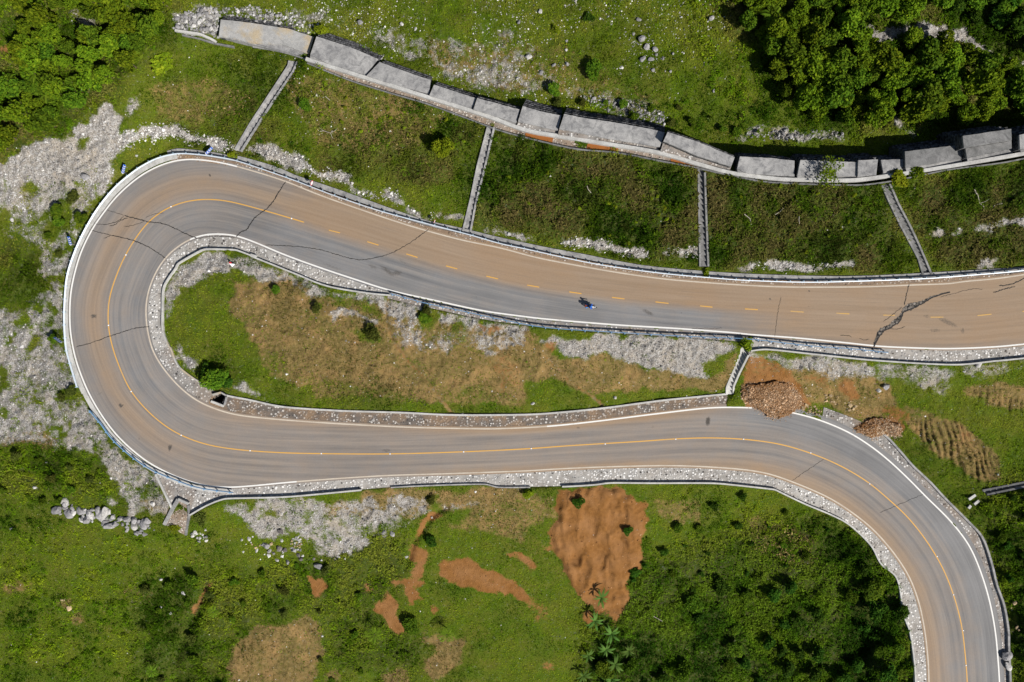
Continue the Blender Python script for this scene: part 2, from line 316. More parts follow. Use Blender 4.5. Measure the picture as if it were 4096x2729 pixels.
dry = cover([
  (.9, T(6,-40,1060,200,1100,450,1230,420,1400,700,1450,900,1530,1250,1500,1400,1580,200,1580,100,1400)),
  (1, T(10,380,-20,700,-10,1000,100,1250,130,1500,350,1650,560,1550,600,1250,480,950,450,600,420,450,380,300,330,330,150)),
  (1, T(10,1300,80,1700,180,2354,150,2354,600,2200,520,1900,480,1700,430,1550,330)), (1, T(11,-20,100,350,150,450,200,700,190,1000,250,1500,340,1800,380,2040,200,1960,470,1700,480,1200,490,850,520,700,480,400,400,200,450,-20,480)),
  (.9, T(6,1900,1330,2354,1380,2354,1580,1950,1580)), (.7, T(11,-20,0,300,40,400,120,300,180,-20,120)), (.8, T(6,200,900,600,1120,1200,1160,1800,1330,1600,1562,400,1562,0,1300,0,1000)), (.6, T(10,0,0,2354,-40,2354,640,1500,600,700,560,200,420)), (.9, T(5,2000,1010,2150,1030,2354,1250,2354,1580,2220,1580,1950,1200)),
  (.85, T(12,400,330,900,400,1050,600,1200,750,1400,750,1700,720,1950,900,2100,1050,2150,1250,2000,1300,1900,1250,1700,1100,1550,1000,1400,900,1320,780,1000,700,700,600,500,480)),
  (1, T(12,1800,440,2100,450,2500,470,2500,680,2200,650,2000,560,1850,520)), (.95, T(12,-20,190,400,260,640,300,900,330,1100,400,1250,560,1100,700,900,720,700,640,500,600,330,420,100,440,-20,420)), (.6, T(12,1300,560,1500,640,1700,700,1500,760,1330,700)),
  (.5, T(2,350,650,900,700,1300,850,1700,1000,1400,1250,1000,1350,600,1250,450,1000,300,800)), (.4, T(1,1300,700,1900,700,2200,850,1900,1050,1350,1030)),
  (.6, T(15,-20,-20,280,-20,260,100,150,150,-20,170)), (.6, T(14,1950,0,2354,0,2354,380,2150,300,1900,230,1650,270,1800,130)), (.5, T(15,700,0,1000,0,1000,130,800,100)), (.5, T(16,0,60,160,120,330,200,320,280,200,340,60,300)),
  (.95, T(14,60,1030,330,1110,350,1060,470,990,560,1050,600,1300,580,1580,-200,1600,-180,1400,-100,1230,-20,1150)), (.9, T(14,1480,1380,1560,1280,1500,1170,1700,1160,1860,1200,1830,1330,1750,1450,1650,1550,1550,1480)),
  (1, T(14,1420,1140,1600,1200,1520,1270,1450,1220)), (.9, T(14,1100,1500,1320,1470,1330,1580,1100,1580)), (.8, T(14,660,1480,790,1500,800,1580,660,1580)),
  (.5, T(2,1450,300,1900,380,2354,500,2354,800,1900,700,1600,560)), (.35, T(3,0,300,600,420,1100,700,1400,880,1300,1000,600,820,0,750)), (.5, T(13,880,760,960,780,1350,770,1350,810,1180,820)), (.7, T(13,1650,880,1780,700,1800,760,1740,870,1640,1000)),
  (.9, T(13,500,840,640,820,640,870,560,950)), (.9, T(13,610,1000,700,990,700,1030,640,1060)), (.7, T(13,-20,640,200,680,300,740,100,760,-20,760)), (.6, T(9,1150,1400,1440,1390,1460,1562,1300,1562)),
  (.6, T(9,0,850,300,800,500,900,450,1010,200,960,0,960)), (.95, T(10,950,1370,1500,1330,2354,1325,2354,1450,1950,1500,1620,1480,1250,1562,960,1562)), (.7, T(14,600,0,1520,0,1500,180,900,160,620,150)), (.7, T(11,-50,1330,120,1350,100,1450,-50,1460))])
soil = cover([
  (1, T(11,540,1322,720,1315,950,1350,1080,1340,1180,1430,1250,1500,1250,1562)+T(15,715,60,722,180,700,260,690,330,640,360,640,430,600,500,570,540,560,610,545,600,530,530,500,545,480,545,430,510,350,420,300,330,270,230,250,150,265,60,300,0)),
  (1, T(15,430,540,470,560,480,620,440,620)), (.9, T(14,1640,600,1660,530,1760,490,1860,520,1960,520,1960,580,2060,590,2180,660,2354,730,2354,900,2250,840,2100,780,1940,780,1860,720,1720,700,1640,670)),
  (1, T(14,1050,950,1170,840,1240,850,1230,950,1300,1060,1320,1130,1190,1130,1140,1020,1050,1000)), (1, T(14,440,660,520,670,640,720,640,780,600,850,540,800,500,720)),
  (1, T(14,1330,740,1400,720,1440,830,1520,790,1530,830,1400,860,1380,920,1350,910)), (.8, T(14,1180,680,1300,660,1450,640,1480,700,1420,740,1300,730,1190,730)), (1, T(14,1520,960,1560,920,1620,980,1560,1000)),
  (.9, T(14,1480,200,1560,110,1700,60,1600,150,1500,260,1400,380,1370,480,1430,370,1500,400,1550,500,1480,630,1350,630,1450,500,1380,500,1360,400)), (.9, T(14,2190,450,2280,400,2354,480,2354,560,2260,500)),
  (.9, T(15,25,255,70,230,170,300,165,315,110,305)), (.6, T(15,200,230,290,220,280,260,210,255)), (.45, T(15,0,365,120,430,230,560,270,590,180,580,60,470,0,420)), (.8, T(14,1030,740,1060,720,1080,780,1040,800)), (.7, T(14,1140,800,1190,770,1200,830,1150,830)),
  (.95, T(12,-40,380,150,370,330,320,430,420,480,500,560,640,300,720,-60,640)), (.95, T(12,930,740,1190,730,1330,820,1280,900,1100,880)), (.6, T(12,1180,580,1260,600,1400,700,1380,790,1250,760,1100,650)),
  (.75, T(12,800,430,930,430,960,580,820,580)), (.6, T(12,-40,190,260,220,420,300,330,420,-40,420)), (.5, T(12,400,330,700,380,760,520,600,480)), (.4, T(12,1700,780,1860,830,1930,930,1800,950)), (.55, T(11,420,90,480,80,480,130,400,200,370,180,370,140)), (.35, T(10,2000,180,2200,170,2354,300,2330,500,2200,500,2050,350)), (.4, T(11,-20,250,60,300,100,420,60,520,-20,520)),
  (.6, T(1,0,400,160,400,170,440,80,470,0,480)), (.5, T(6,1950,1330,2100,1330,2200,1400,2100,1450,1950,1400)), (.35, T(13,1200,780,1350,770,1330,800)), (.8, T(13,1660,860,1770,720,1790,760,1730,880,1640,990)), (.55, T(15,200,820,270,800,290,850,220,870))])
paths = line_cover([T(6,1185,1130,1168,1300,1175,1400,1250,1580), T(10,1190,30,1280,160,1400,300,1530,430,1620,560,1730,690), T(11,490,100,400,140,390,190,420,240,520,330,640,450,780,540,890,645)], 13)
lush = cover([
  (1, T(6,1850,0,2354,0,2354,540,1900,560)), (1, T(7,-20,-300,1690,60,1690,780,1200,700,600,640,-20,560)), (1, T(8,-1200,50,1100,100,1450,900,0,900,-1200,800)), (1, T(8,1250,200,2700,-100,2700,880,1600,880)), (1, [(2380,2330),(2900,2130),(3200,2060),(3420,2150),(3600,2330),(3650,2800),(2300,2800)]),
  (.8, [(0,0),(740,0),(650,150),(560,260),(480,330),(430,420),(330,520),(200,560),(60,640),(-100,640),(-100,0)]), (.9, [(2855,0),(2925,105),(3064,244),(3133,418),(3220,487),(3395,530),(3850,540),(4200,500),(4200,-100),(2800,-100)]),
  (.8, [(3900,1950),(4300,1900),(4300,2800),(4060,2800),(4020,2350),(3950,2100)]), (.8, T(9,0,1040,400,1020,850,1060,950,1300,900,1430,300,1350,0,1400)), (.7, T(13,1100,700,1900,600,2354,700,2354,1000,2000,1200,1900,1562,1200,1562)),
  (.8, T(14,600,400,1300,300,1400,600,1000,1000,700,1000,300,900,0,600,300,560)), (.8, T(14,650,1000,1100,1050,1450,1200,1450,1500,650,1450)), (.6, T(2,-300,700,300,600,200,1000,-100,1250,-400,1250)), (.7, T(9,1700,250,2000,260,2040,420,1900,510,1720,430)), (.6, T(5,0,640,350,720,380,1080,0,1200)),
  (.5, T(10,600,470,1200,480,1200,660,800,660)), (.5, T(2,900,1150,1900,1000,1900,1562,700,1500))])
lush = blur(lush, 6, 2)
ripple = cover([(1, T(12,1350,740,1600,740,1750,760,1950,900,2050,1100,2000,1290,1880,1250,1700,1100,1560,1010,1420,900)), (.8, T(12,1850,470,2150,480,2354,600,2354,700,2100,640)), (.6, T(12,560,420,760,480,800,600,650,600))], 2)
slide = cover([(1, T(11,560,1340,720,1330,950,1370,1080,1360,1180,1450,1230,1562)+T(15,700,60,710,180,690,260,630,360,600,480,500,530,430,490,350,400,300,310,280,230,265,150,280,60,310,0))], 1)
green_over = np.clip(green_over, 0, 1)
patchy = sstep(.52, .66, fbm(GX, GY, 60, 5, 5))*.42+sstep(.50, .66, fbm(GX, GY, 20, 3, 3))*.40
gravel = np.clip(gravel*1.12*(1-green_over)*(1-.8*np.clip(soil, 0, 1)) - patchy*(1-np.clip(gravel-.9, 0, .1)*7), 0, 1)
dry = np.clip(dry*(.72+.5*fbm(GX, GY, 70, 2, 4)), 0, 1)
dry = np.clip(dry*(1-.8*green_over), 0, 1)
soil = np.clip(np.maximum(soil, paths*.45), 0, 1); dry = np.maximum(dry, paths); gravel = gravel*(1-.8*paths)+.15*paths
# ground surface itself
under = inside(GX, GY, road_poly)
for a, b in VERGES:
    under |= inside(GX, GY, np.vstack([a, b[::-1]]))
under |= inside(GX, GY, np.vstack([LE, toward(LE, LO, 24)[::-1]]))
under |= inside(GX, GY, APRON)
trough = inside(GX, GY, np.vstack([LP, SW[::-1]]))
for a, b in CHUTES: trough |= inside(GX, GY, a+b[::-1])
PIT = [(858,1592),(880,1577),(897,1582),(900,1590),(890,1616),(846,1604)]
pit = blur(inside(GX, GY, PIT).astype(np.float32), 1, 1)
keep = blur((under | trough).astype(np.float32), 2, 2)            # fades surface relief out near built things
edge_lock = 1-sstep(.02, .35, keep)
Z = H(GX, GY)
veg = np.clip(1-gravel-dry*.5-soil, 0, 1)
Z = Z + edge_lock*((fbm(GX, GY, 150, 2)-.5)*1.3*(.4+.6*lush) + (fbm(GX, GY, 40, 1, 3)-.5)*(.75*veg*(.4+lush)+.9*gravel+.4*dry))
Z = Z + edge_lock*(vnoise(GX/9, GY/9, 2)-.5)*(.42*veg*(.35+.65*lush)+.42*gravel+.18*dry+.10*soil)
rp = np.sin((GX*.95-GY*.22)/23*2*np.pi + 11*fbm(GX, GY, 170, 3, 2)*2*np.pi*.35)
Z = Z + edge_lock*ripple*.17*np.sign(rp)*np.abs(rp)**.7*(.4+fbm(GX, GY, 60, 2, 2))
Z = Z + slide*edge_lock*(1.0*(fbm(GX+.2*GY, GY*.5, 60, 1, 5, .62)-.5) + .55*(1-np.abs(2*fbm(GX-.1*GY, GY*.45, 60, 4, 3)-1))**4 + .25)
Z = Z - .35*sstep(.1, .6, blur(under.astype(np.float32), 0, 1)) - blur(trough.astype(np.float32), 0, 1)*.9 - 4*pit
Z = Z - .25*paths
# deep erosion gullies
gul = line_cover([T(13,1740,820,1700,960,1640,1050,1620,1120,1530,1290,1490,1400), T(4,1180,740,1230,850,1300,960,1400,1050)], 34)
Z = Z - 1.5*blur(gul, 2, 2)*edge_lock
gul2 = line_cover([T(14,1700,60,1570,130,1490,250,1400,370,1370,480,1330,600)], 14)
Z = Z - .9*blur(gul2, 1, 1)

def fine(arr, px, py):
    fx = np.interp(px, fx_, np.arange(len(fx_))); fy = np.interp(py, fy_, np.arange(len(fy_)))
    i = np.minimum(fx.astype(int), len(fx_)-2); j = np.minimum(fy.astype(int), len(fy_)-2); u = fx-i; v = fy-j
    return (arr[j,i]*(1-u)+arr[j,i+1]*u)*(1-v)+(arr[j+1,i]*(1-u)+arr[j+1,i+1]*u)*v
def gz(px, py): return float(fine(Z, np.array([px], float), np.array([py], float))[0])

# ------------------------------------------------------------------ mesh + object helpers
def mesh_np(name, V, Fc, mat=None, cols=None, floats=None, smooth_=False):
    """V (n,3), Fc (m,k) index array (k = 3 or 4)"""
    me = bpy.data.meshes.new(name)
    V = np.ascontiguousarray(V, np.float32); Fc = np.ascontiguousarray(Fc, np.int32); k = Fc.shape[1]
    me.vertices.add(len(V)); me.vertices.foreach_set('co', V.ravel())
    me.loops.add(Fc.size); me.loops.foreach_set('vertex_index', Fc.ravel())
    me.polygons.add(len(Fc)); me.polygons.foreach_set('loop_start', np.arange(0, Fc.size, k, dtype=np.int32))
    me.polygons.foreach_set('use_smooth', np.full(len(Fc), smooth_, bool))
    me.update(calc_edges=True)
    for nm, c in (cols or {}).items():
        a = me.attributes.new(nm, 'FLOAT_COLOR', 'POINT'); a.data.foreach_set('color', np.ascontiguousarray(c, np.float32).ravel())
    for nm, c in (floats or {}).items():
        a = me.attributes.new(nm, 'FLOAT', 'POINT'); a.data.foreach_set('value', np.ascontiguousarray(c, np.float32).ravel())
    if mat: me.materials.append(mat)
    return me
def mesh_py(name, verts, faces, mat=None, smooth_=False):
    me = bpy.data.meshes.new(name); me.from_pydata([tuple(v) for v in verts], [], faces); me.update()
    if mat: me.materials.append(mat)
    if smooth_: me.polygons.foreach_set('use_smooth', [True]*len(me.polygons))
    return me
def tag(o, label=None, cat=None, group=None, kind=None):
    for k, v in (('label', label), ('category', cat), ('group', group), ('kind', kind)):
        if v: o[k] = v
    return o
def obj(name, me, parent=None, loc=None):
    o = bpy.data.objects.new(name, me); COL.objects.link(o)
    if loc is not None: o.location = loc
    if parent: o.parent = parent
    return o
def root(name, loc, label, cat, group=None, rz=0):
    o = bpy.data.objects.new(name, None); COL.objects.link(o); o.location = loc; o.rotation_euler = (0, 0, rz); o.empty_display_size = .3
    return tag(o, label, cat, group)
def child(name, me, parent):
    """part whose mesh is already in world coordinates: move it into its parent's frame"""
    M = Matrix.Translation(parent.location) @ parent.rotation_euler.to_matrix().to_4x4()
    me.transform(M.inverted()); return obj(name, me, parent)
class MB:
    """collects solids into one mesh"""
    def __init__(s): s.v = []; s.f = []
    def add(s, vs, fs):
        b = len(s.v); s.v += [tuple(v) for v in vs]; s.f += [tuple(i+b for i in f) for f in fs]; return s
    def prism(s, top, bot):
        n = len(top)
        s.add(list(top)+list(bot), [tuple(range(n)), tuple(range(2*n-1, n-1, -1))]+[(i, n+i, n+(i+1) % n, (i+1) % n) for i in range(n)]); return s
    def box(s, c, d, R=None):
        R = R or Matrix.Identity(3); c = Vector(c); h = Vector(d)/2
        P = [c+R@Vector((x*h.x, y*h.y, z*h.z)) for z in (1, -1) for x, y in ((-1,-1),(1,-1),(1,1),(-1,1))]
        return s.prism(P[:4], P[4:])
    def tube(s, pts, r, n=6, cap=True):
        pts = [Vector(p) for p in pts]; rr = r if isinstance(r, (list, tuple)) else [r]*len(pts); vs = []; fs = []
        for i, p in enumerate(pts):
            t = (pts[min(i+1, len(pts)-1)]-pts[max(i-1, 0)]).normalized()
            a = t.orthogonal().normalized() if i == 0 else (a-t*a.dot(t)).normalized()
            b = t.cross(a)
            vs += [p+(a*math.cos(2*math.pi*k/n)+b*math.sin(2*math.pi*k/n))*rr[i] for k in range(n)]
        for i in range(len(pts)-1):
            fs += [(i*n+k, i*n+(k+1) % n, (i+1)*n+(k+1) % n, (i+1)*n+k) for k in range(n)]
        if cap: fs += [tuple(range(n-1, -1, -1)), tuple(range((len(pts)-1)*n, len(pts)*n))]
        return s.add(vs, fs)
    def torus(s, c, R, r, axis='y', n=24, m=8):
        vs = []; fs = []; c = Vector(c)
        for i in range(n):
            a = 2*math.pi*i/n
            for k in range(m):
                b = 2*math.pi*k/m; q = R+r*math.cos(b); w = r*math.sin(b)
                vs.append(c+Vector((q*math.cos(a), w, q*math.sin(a))) if axis == 'y' else c+Vector((q*math.cos(a), q*math.sin(a), w)))
        for i in range(n):
            for k in range(m):
                fs.append((i*m+k, i*m+(k+1) % m, ((i+1) % n)*m+(k+1) % m, ((i+1) % n)*m+k))
        return s.add(vs, fs)
    def ball(s, c, d, n=12, m=8, R=None):
        R = R or Matrix.Identity(3); c = Vector(c); vs = []; fs = []
        for j in range(1, m):
            for i in range(n):
                t = math.pi*j/m; a = 2*math.pi*i/n
                vs.append(c+R@Vector((d[0]*math.sin(t)*math.cos(a), d[1]*math.sin(t)*math.sin(a), d[2]*math.cos(t))))
        vs += [c+R@Vector((0, 0, d[2])), c-R@Vector((0, 0, d[2]))]; tp = len(vs)-2
        for j in range(m-2):
            fs += [(j*n+i, (j+1)*n+i, (j+1)*n+(i+1) % n, j*n+(i+1) % n) for i in range(n)]
        fs += [(tp, i, (i+1) % n) for i in range(n)]+[(tp+1, (m-2)*n+(i+1) % n, (m-2)*n+i) for i in range(n)]
        return s.add(vs, fs)
    def mesh(s, name, mat, smooth_=False): return mesh_py(name, s.v, s.f, mat, smooth_)
def ribbon_np(rows):
    """rows: list of (n,3) arrays running along the strip -> V, F"""
    n = len(rows[0]); V = np.vstack(rows); q = []
    for r in range(len(rows)-1):
        i = np.arange(n-1); q.append(np.c_[r*n+i, (r+1)*n+i, (r+1)*n+i+1, r*n+i+1])
    return V, np.vstack(q)
def up_fix(V, Fc):
    a, b, c = V[Fc[:,0]], V[Fc[:,1]], V[Fc[:,2]]
    if np.cross(b-a, c-a)[:,2].sum() < 0: Fc = Fc[:, ::-1]
    return Fc
def W3(p, z):
    x, y, zz = world(p[:,0], p[:,1], np.broadcast_to(z, (len(p),)).astype(float)); return np.c_[x, y, zz]
# ------------------------------------------------------------------ materials
class NT:
    def __init__(s, name, rough=.9):
        s.m = bpy.data.materials.new(name); s.m.use_nodes = True; s.t = s.m.node_tree; s.n = s.t.nodes; s.l = s.t.links
        s.b = s.n['Principled BSDF']; s.b.inputs['Roughness'].default_value = rough; s.b.inputs['Specular IOR Level'].default_value = .25
        s.pos = s.n.new('ShaderNodeNewGeometry').outputs['Position']
    def put(s, sock, v):
        if isinstance(v, bpy.types.NodeSocket): s.l.new(v, sock)
        elif isinstance(v, tuple) and len(v) == 3 and sock.type == 'RGBA': sock.default_value = (*v, 1)
        else: sock.default_value = v
    def map(s, scale=(1,1,1), rot=0, v=None):
        n = s.n.new('ShaderNodeMapping'); n.inputs['Scale'].default_value = scale; n.inputs['Rotation'].default_value = (0, 0, rot); s.l.new(v or s.pos, n.inputs[0]); return n.outputs[0]
    def noise(s, scale, detail=4, rough=.55, v=None, dist=0):
        n = s.n.new('ShaderNodeTexNoise'); n.inputs['Scale'].default_value = scale; n.inputs['Detail'].default_value = detail
        n.inputs['Roughness'].default_value = rough; n.inputs['Distortion'].default_value = dist; s.l.new(v or s.pos, n.inputs['Vector']); return n.outputs['Fac']
    def vor(s, scale, v=None, feature='F1', rnd=1, out='Distance'):
        n = s.n.new('ShaderNodeTexVoronoi'); n.feature = feature; n.inputs['Scale'].default_value = scale; n.inputs['Randomness'].default_value = rnd
        s.l.new(v or s.pos, n.inputs['Vector']); return n.outputs[out]
    def ramp(s, f, a, b, c0=(0,0,0), c1=(1,1,1)):
        n = s.n.new('ShaderNodeValToRGB'); e = n.color_ramp.elements; e[0].position = a; e[1].position = b
        e[0].color = (*c0, 1); e[1].color = (*c1, 1); s.put(n.inputs[0], f); return n.outputs[0]
    def mix(s, f, a, b, mode='MIX'):
        n = s.n.new('ShaderNodeMix'); n.data_type = 'RGBA'; n.blend_type = mode; n.clamp_factor = True
        s.put(n.inputs[0], f); s.put(n.inputs[6], a); s.put(n.inputs[7], b); return n.outputs[2]
    def math(s, op, a, b=0.0, c=None):
        n = s.n.new('ShaderNodeMath'); n.operation = op; s.put(n.inputs[0], a); s.put(n.inputs[1], b)
        if c is not None: s.put(n.inputs[2], c)
        return n.outputs[0]
    def attr(s, name, out='Fac', kind='GEOMETRY'):
        n = s.n.new('ShaderNodeAttribute'); n.attribute_name = name; n.attribute_type = kind; return n.outputs[out]
    def sep(s, c):
        n = s.n.new('ShaderNodeSeparateColor'); s.l.new(c, n.inputs[0]); return n.outputs
    def bump(s, h, dist=.05, strength=1.0):
        n = s.n.new('ShaderNodeBump'); n.inputs['Distance'].default_value = dist; n.inputs['Strength'].default_value = strength; s.put(n.inputs['Height'], h)
        s.l.new(n.outputs[0], s.b.inputs['Normal'])
    def color(s, c): s.put(s.b.inputs['Base Color'], c); return s.m
def edge(s, m, noise, lo=.42, hi=.58, k=.7):
    """soft cover map broken up by noise into a ragged edge"""
    return s.ramp(s.math('ADD', m, s.math('MULTIPLY', s.math('SUBTRACT', noise, .5), k)), lo, hi)

def ground_material():
    s = NT('ground_cover', .98); s.b.inputs['Specular IOR Level'].default_value = .03
    c = s.attr('mask', 'Color'); r, g, b = s.sep(c)[0:3]; lush = s.attr('lush')
    n1, n2, n3 = s.noise(.35, 5), s.noise(1.6, 5, .65), s.noise(6, 4, .7)
    grass = s.mix(s.ramp(n1, .35, .68), (.070, .115, .007), (.115, .125, .016))
    grass = s.mix(s.math('MULTIPLY', lush, .85), grass, s.mix(s.ramp(n2, .4, .62), (.022, .045, .006), (.060, .062, .018)))
    grass = s.mix(s.math('MULTIPLY', s.ramp(n3, .45, .75), .8), grass, (.030, .036, .010))
    st = s.vor(7, out='Color'); sv = s.sep(st)[0]; sd = s.vor(7)
    grav = s.mix(s.ramp(sv, 0, 1), (.22, .212, .205), (.55, .535, .51)); grav = s.mix(s.ramp(n2, .35, .7), grav, (.30, .265, .225)); grav = s.mix(s.ramp(sd, .45, .8), grav, (.14, .125, .11))
    grav = s.mix(s.math('MULTIPLY', s.ramp(n1, .5, .75), .5), grav, (.40, .33, .24))
    d = s.mix(s.ramp(n2, .32, .7), (.105, .085, .024), (.270, .190, .078)); d = s.mix(s.ramp(n3, .4, .8), d, (.12, .085, .028)); d = s.mix(s.math('MULTIPLY', s.ramp(n1, .45, .72), .6), d, (.36, .215, .090))
    d = s.mix(s.math('MULTIPLY', lush, .9), d, (.055, .047, .018))
    so = s.mix(s.ramp(n2, .3, .7), (.175, .078, .022), (.265, .125, .040)); so = s.mix(s.ramp(n3, .5, .85), so, (.15, .070, .025)); so = s.mix(s.math('MULTIPLY', s.ramp(n1, .4, .7), .5), so, (.31, .165, .075))
    out = s.mix(edge(s, g, s.noise(.9, 7, .7), .22, .72, 2.0), grass, d)
    out = s.mix(edge(s, r, s.noise(1.9, 10, .82), .18, .80, 2.8), out, grav)
    out = s.mix(edge(s, b, s.noise(1.4, 9, .78), .30, .66, 2.2), out, so)
    s.bump(s.math('ADD', s.math('MULTIPLY', n3, .6), s.math('MULTIPLY', sd, .5)), .16, .9)
    return s.color(out)
def asphalt():
    s = NT('dusty_asphalt', .85)
    dust, stain = s.attr('dust'), s.attr('stain'); uv = s.attr('uvm', 'Vector')
    lanes = s.noise(1, 5, .65, s.map((.035, 1.5, 1), v=uv)); fl = s.noise(1, 4, .6, s.map((.18, 5, 1), v=uv)); gr = s.noise(14, 3, .7); big = s.noise(.12, 4)
    base = s.mix(s.ramp(lanes, .33, .67), (.150, .148, .150), (.250, .243, .236))
    base = s.mix(s.math('MULTIPLY', s.ramp(big, .4, .7), .35), base, (.29, .285, .285))
    tan = s.mix(s.ramp(lanes, .3, .7), (.275, .195, .128), (.345, .255, .178)); tan = s.mix(s.math('MULTIPLY', s.ramp(big, .45, .7), .5), tan, (.33, .215, .125))
    f = s.ramp(s.math('ADD', dust, s.math('MULTIPLY', s.math('SUBTRACT', s.math('ADD', s.math('MULTIPLY', lanes, .6), s.math('MULTIPLY', s.noise(.5, 4), .4)), .5), .9)), .1, .9)
    c = s.mix(f, base, tan)
    c = s.mix(s.math('MULTIPLY', s.ramp(fl, .54, .75), .26), c, (.15, .143, .137))
    c = s.mix(s.ramp(s.math('ADD', stain, s.math('MULTIPLY', s.math('SUBTRACT', s.noise(5, 3), .5), .5)), .35, .75), c, (.085, .075, .066))
    c = s.mix(1.0, c, s.ramp(s.noise(4.5, 6, .85), .3, .7, (.84,.84,.84), (1,1,1)), 'MULTIPLY')
    s.bump(gr, .008, .3); return s.color(c)
def cobble(name, dirt, stone0=(.20,.19,.18), stone1=(.62,.60,.56), mortar=(.30,.285,.26), scale=2.7):
    s = NT(name, .9)
    w = s.noise(3, 2); v = s.map()
    dcol = s.vor(scale, v, out='Color'); dd = s.vor(scale, v); k = s.sep(dcol)
    st = s.mix(s.ramp(k[0], .1, .75), stone0, stone1); st = s.mix(s.ramp(k[1], .82, .9), st, (.06, .056, .055))
    body = s.ramp(s.math('ADD', dd, s.math('MULTIPLY', k[2], .22)), .42, .56, (1,1,1), (0,0,0))
    mo = s.mix(s.ramp(s.noise(.8, 5), .35, .65), mortar, tuple(m*.62 for m in mortar))
    c = s.mix(body, mo, st)
    c = s.mix(s.math('MULTIPLY', s.ramp(s.noise(.35, 5, .65), .42, .62), dirt), c, (.26, .17, .10))
    c = s.mix(s.math('MULTIPLY', s.ramp(s.noise(1.3, 5, .7), .55, .75), .5), c, (.13, .12, .105))
    s.bump(s.math('ADD', body, s.math('MULTIPLY', s.noise(12, 3), .3)), .06, .8); return s.color(c)
def concrete(name, c0, c1, stain=(.10,.10,.10), k=.5, tan=0.0):
    s = NT(name, .88)
    c = s.mix(s.ramp(s.noise(.5, 6, .62), .35, .65), c0, c1)
    c = s.mix(s.math('MULTIPLY', s.ramp(s.noise(.8, 8, .72, dist=1.0), .45, .64), k), c, stain)
    if tan: c = s.mix(s.math('MULTIPLY', s.ramp(s.noise(.3, 4, .6), .48, .62), tan), c, (.42, .33, .20))
    c = s.mix(.25, c, s.ramp(s.noise(9, 5, .7), .3, .7), 'OVERLAY')
    s.bump(s.noise(7, 5, .7), .03, .5); return s.color(c)
def stonework(name, c0, c1):
    s = NT(name, .95)
    v = s.map((1.6, 1.6, 3.2)); k = s.sep(s.vor(1.7, v, out='Color')); d = s.vor(1.7, v)
    c = s.mix(s.ramp(k[0], 0, 1), c0, c1); c = s.mix(s.ramp(d, .45, .75), c, (.02, .02, .02)); s.bump(d, .12, -1) if False else s.bump(s.math('SUBTRACT', 1.0, d), .12, .9)
    return s.color(c)
def rock_mat(name, c0, c1, moss=.0):
    s = NT(name, .9); oi = s.n.new('ShaderNodeObjectInfo').outputs['Random']
    tc = s.n.new('ShaderNodeTexCoord').outputs['Object']
    c = s.mix(s.ramp(s.noise(2.2, 6, .7, tc), .3, .72), c0, c1); c = s.mix(s.math('MULTIPLY', s.ramp(s.noise(7, 4, .7, tc), .5, .7), .45), c, tuple(.4*a for a in c0))
    h = s.n.new('ShaderNodeHueSaturation'); s.l.new(c, h.inputs['Color']); s.put(h.inputs['Value'], s.math('MULTIPLY_ADD', oi, .5, .72))
    s.bump(s.noise(6, 5, .7, tc), .08, .8); return s.color(h.outputs[0])
def flat(name, col, rough=.6, metal=0, wear=None, wscale=6):
    s = NT(name, rough); s.b.inputs['Metallic'].default_value = metal
    c = s.mix(s.ramp(s.noise(wscale, 5, .7), .35, .75), col, wear if wear else tuple(a*.82 for a in col)); return s.color(c)
def foliage(name, c0, c1, c2, trans=.25):
    """leaves: tint attribute picks between three greens, light passes through a little"""
    s = NT(name, .75); s.b.inputs['Specular IOR Level'].default_value = .04; t = s.attr('tint'); oi = s.n.new('ShaderNodeObjectInfo').outputs['Random']
    c = s.mix(s.ramp(t, .0, .5), c0, c1); c = s.mix(s.ramp(t, .5, 1.0), c, c2)
    h = s.n.new('ShaderNodeHueSaturation'); s.l.new(c, h.inputs['Color']); s.put(h.inputs['Value'], s.math('MULTIPLY_ADD', oi, .5, .75)); s.put(h.inputs['Hue'], s.math('MULTIPLY_ADD', oi, .03, .485))
    s.color(h.outputs[0]); tr = s.n.new('ShaderNodeBsdfTranslucent'); s.l.new(h.outputs[0], tr.inputs[0]); mx = s.n.new('ShaderNodeMixShader'); mx.inputs[0].default_value = trans
    s.l.new(s.b.outputs[0], mx.inputs[1]); s.l.new(tr.outputs[0], mx.inputs[2]); s.l.new(mx.outputs[0], s.n['Material Output'].inputs[0]); return s.m
def leafcolor(name, trans=.2):
    """leaf blades that carry their own plant colour"""
    s = NT(name, .9); s.b.inputs['Specular IOR Level'].default_value = .02; c = s.attr('tintc', 'Color'); s.color(c); tr = s.n.new('ShaderNodeBsdfTranslucent'); s.l.new(c, tr.inputs[0]); mx = s.n.new('ShaderNodeMixShader'); mx.inputs[0].default_value = trans
    s.l.new(s.b.outputs[0], mx.inputs[1]); s.l.new(tr.outputs[0], mx.inputs[2]); s.l.new(mx.outputs[0], s.n['Material Output'].inputs[0]); return s.m
def paint(name, col, under, wear):
    s = NT(name, .7); n = s.noise(9, 5, .75); b = s.noise(.5, 4)
    c = s.mix(s.ramp(s.math('ADD', s.math('MULTIPLY', n, .6), s.math('MULTIPLY', b, .4)), .62-wear*.3, .72), col, under); c = s.mix(s.math('MULTIPLY', s.noise(2, 4), .25), c, (.40, .33, .26)); return s.color(c)
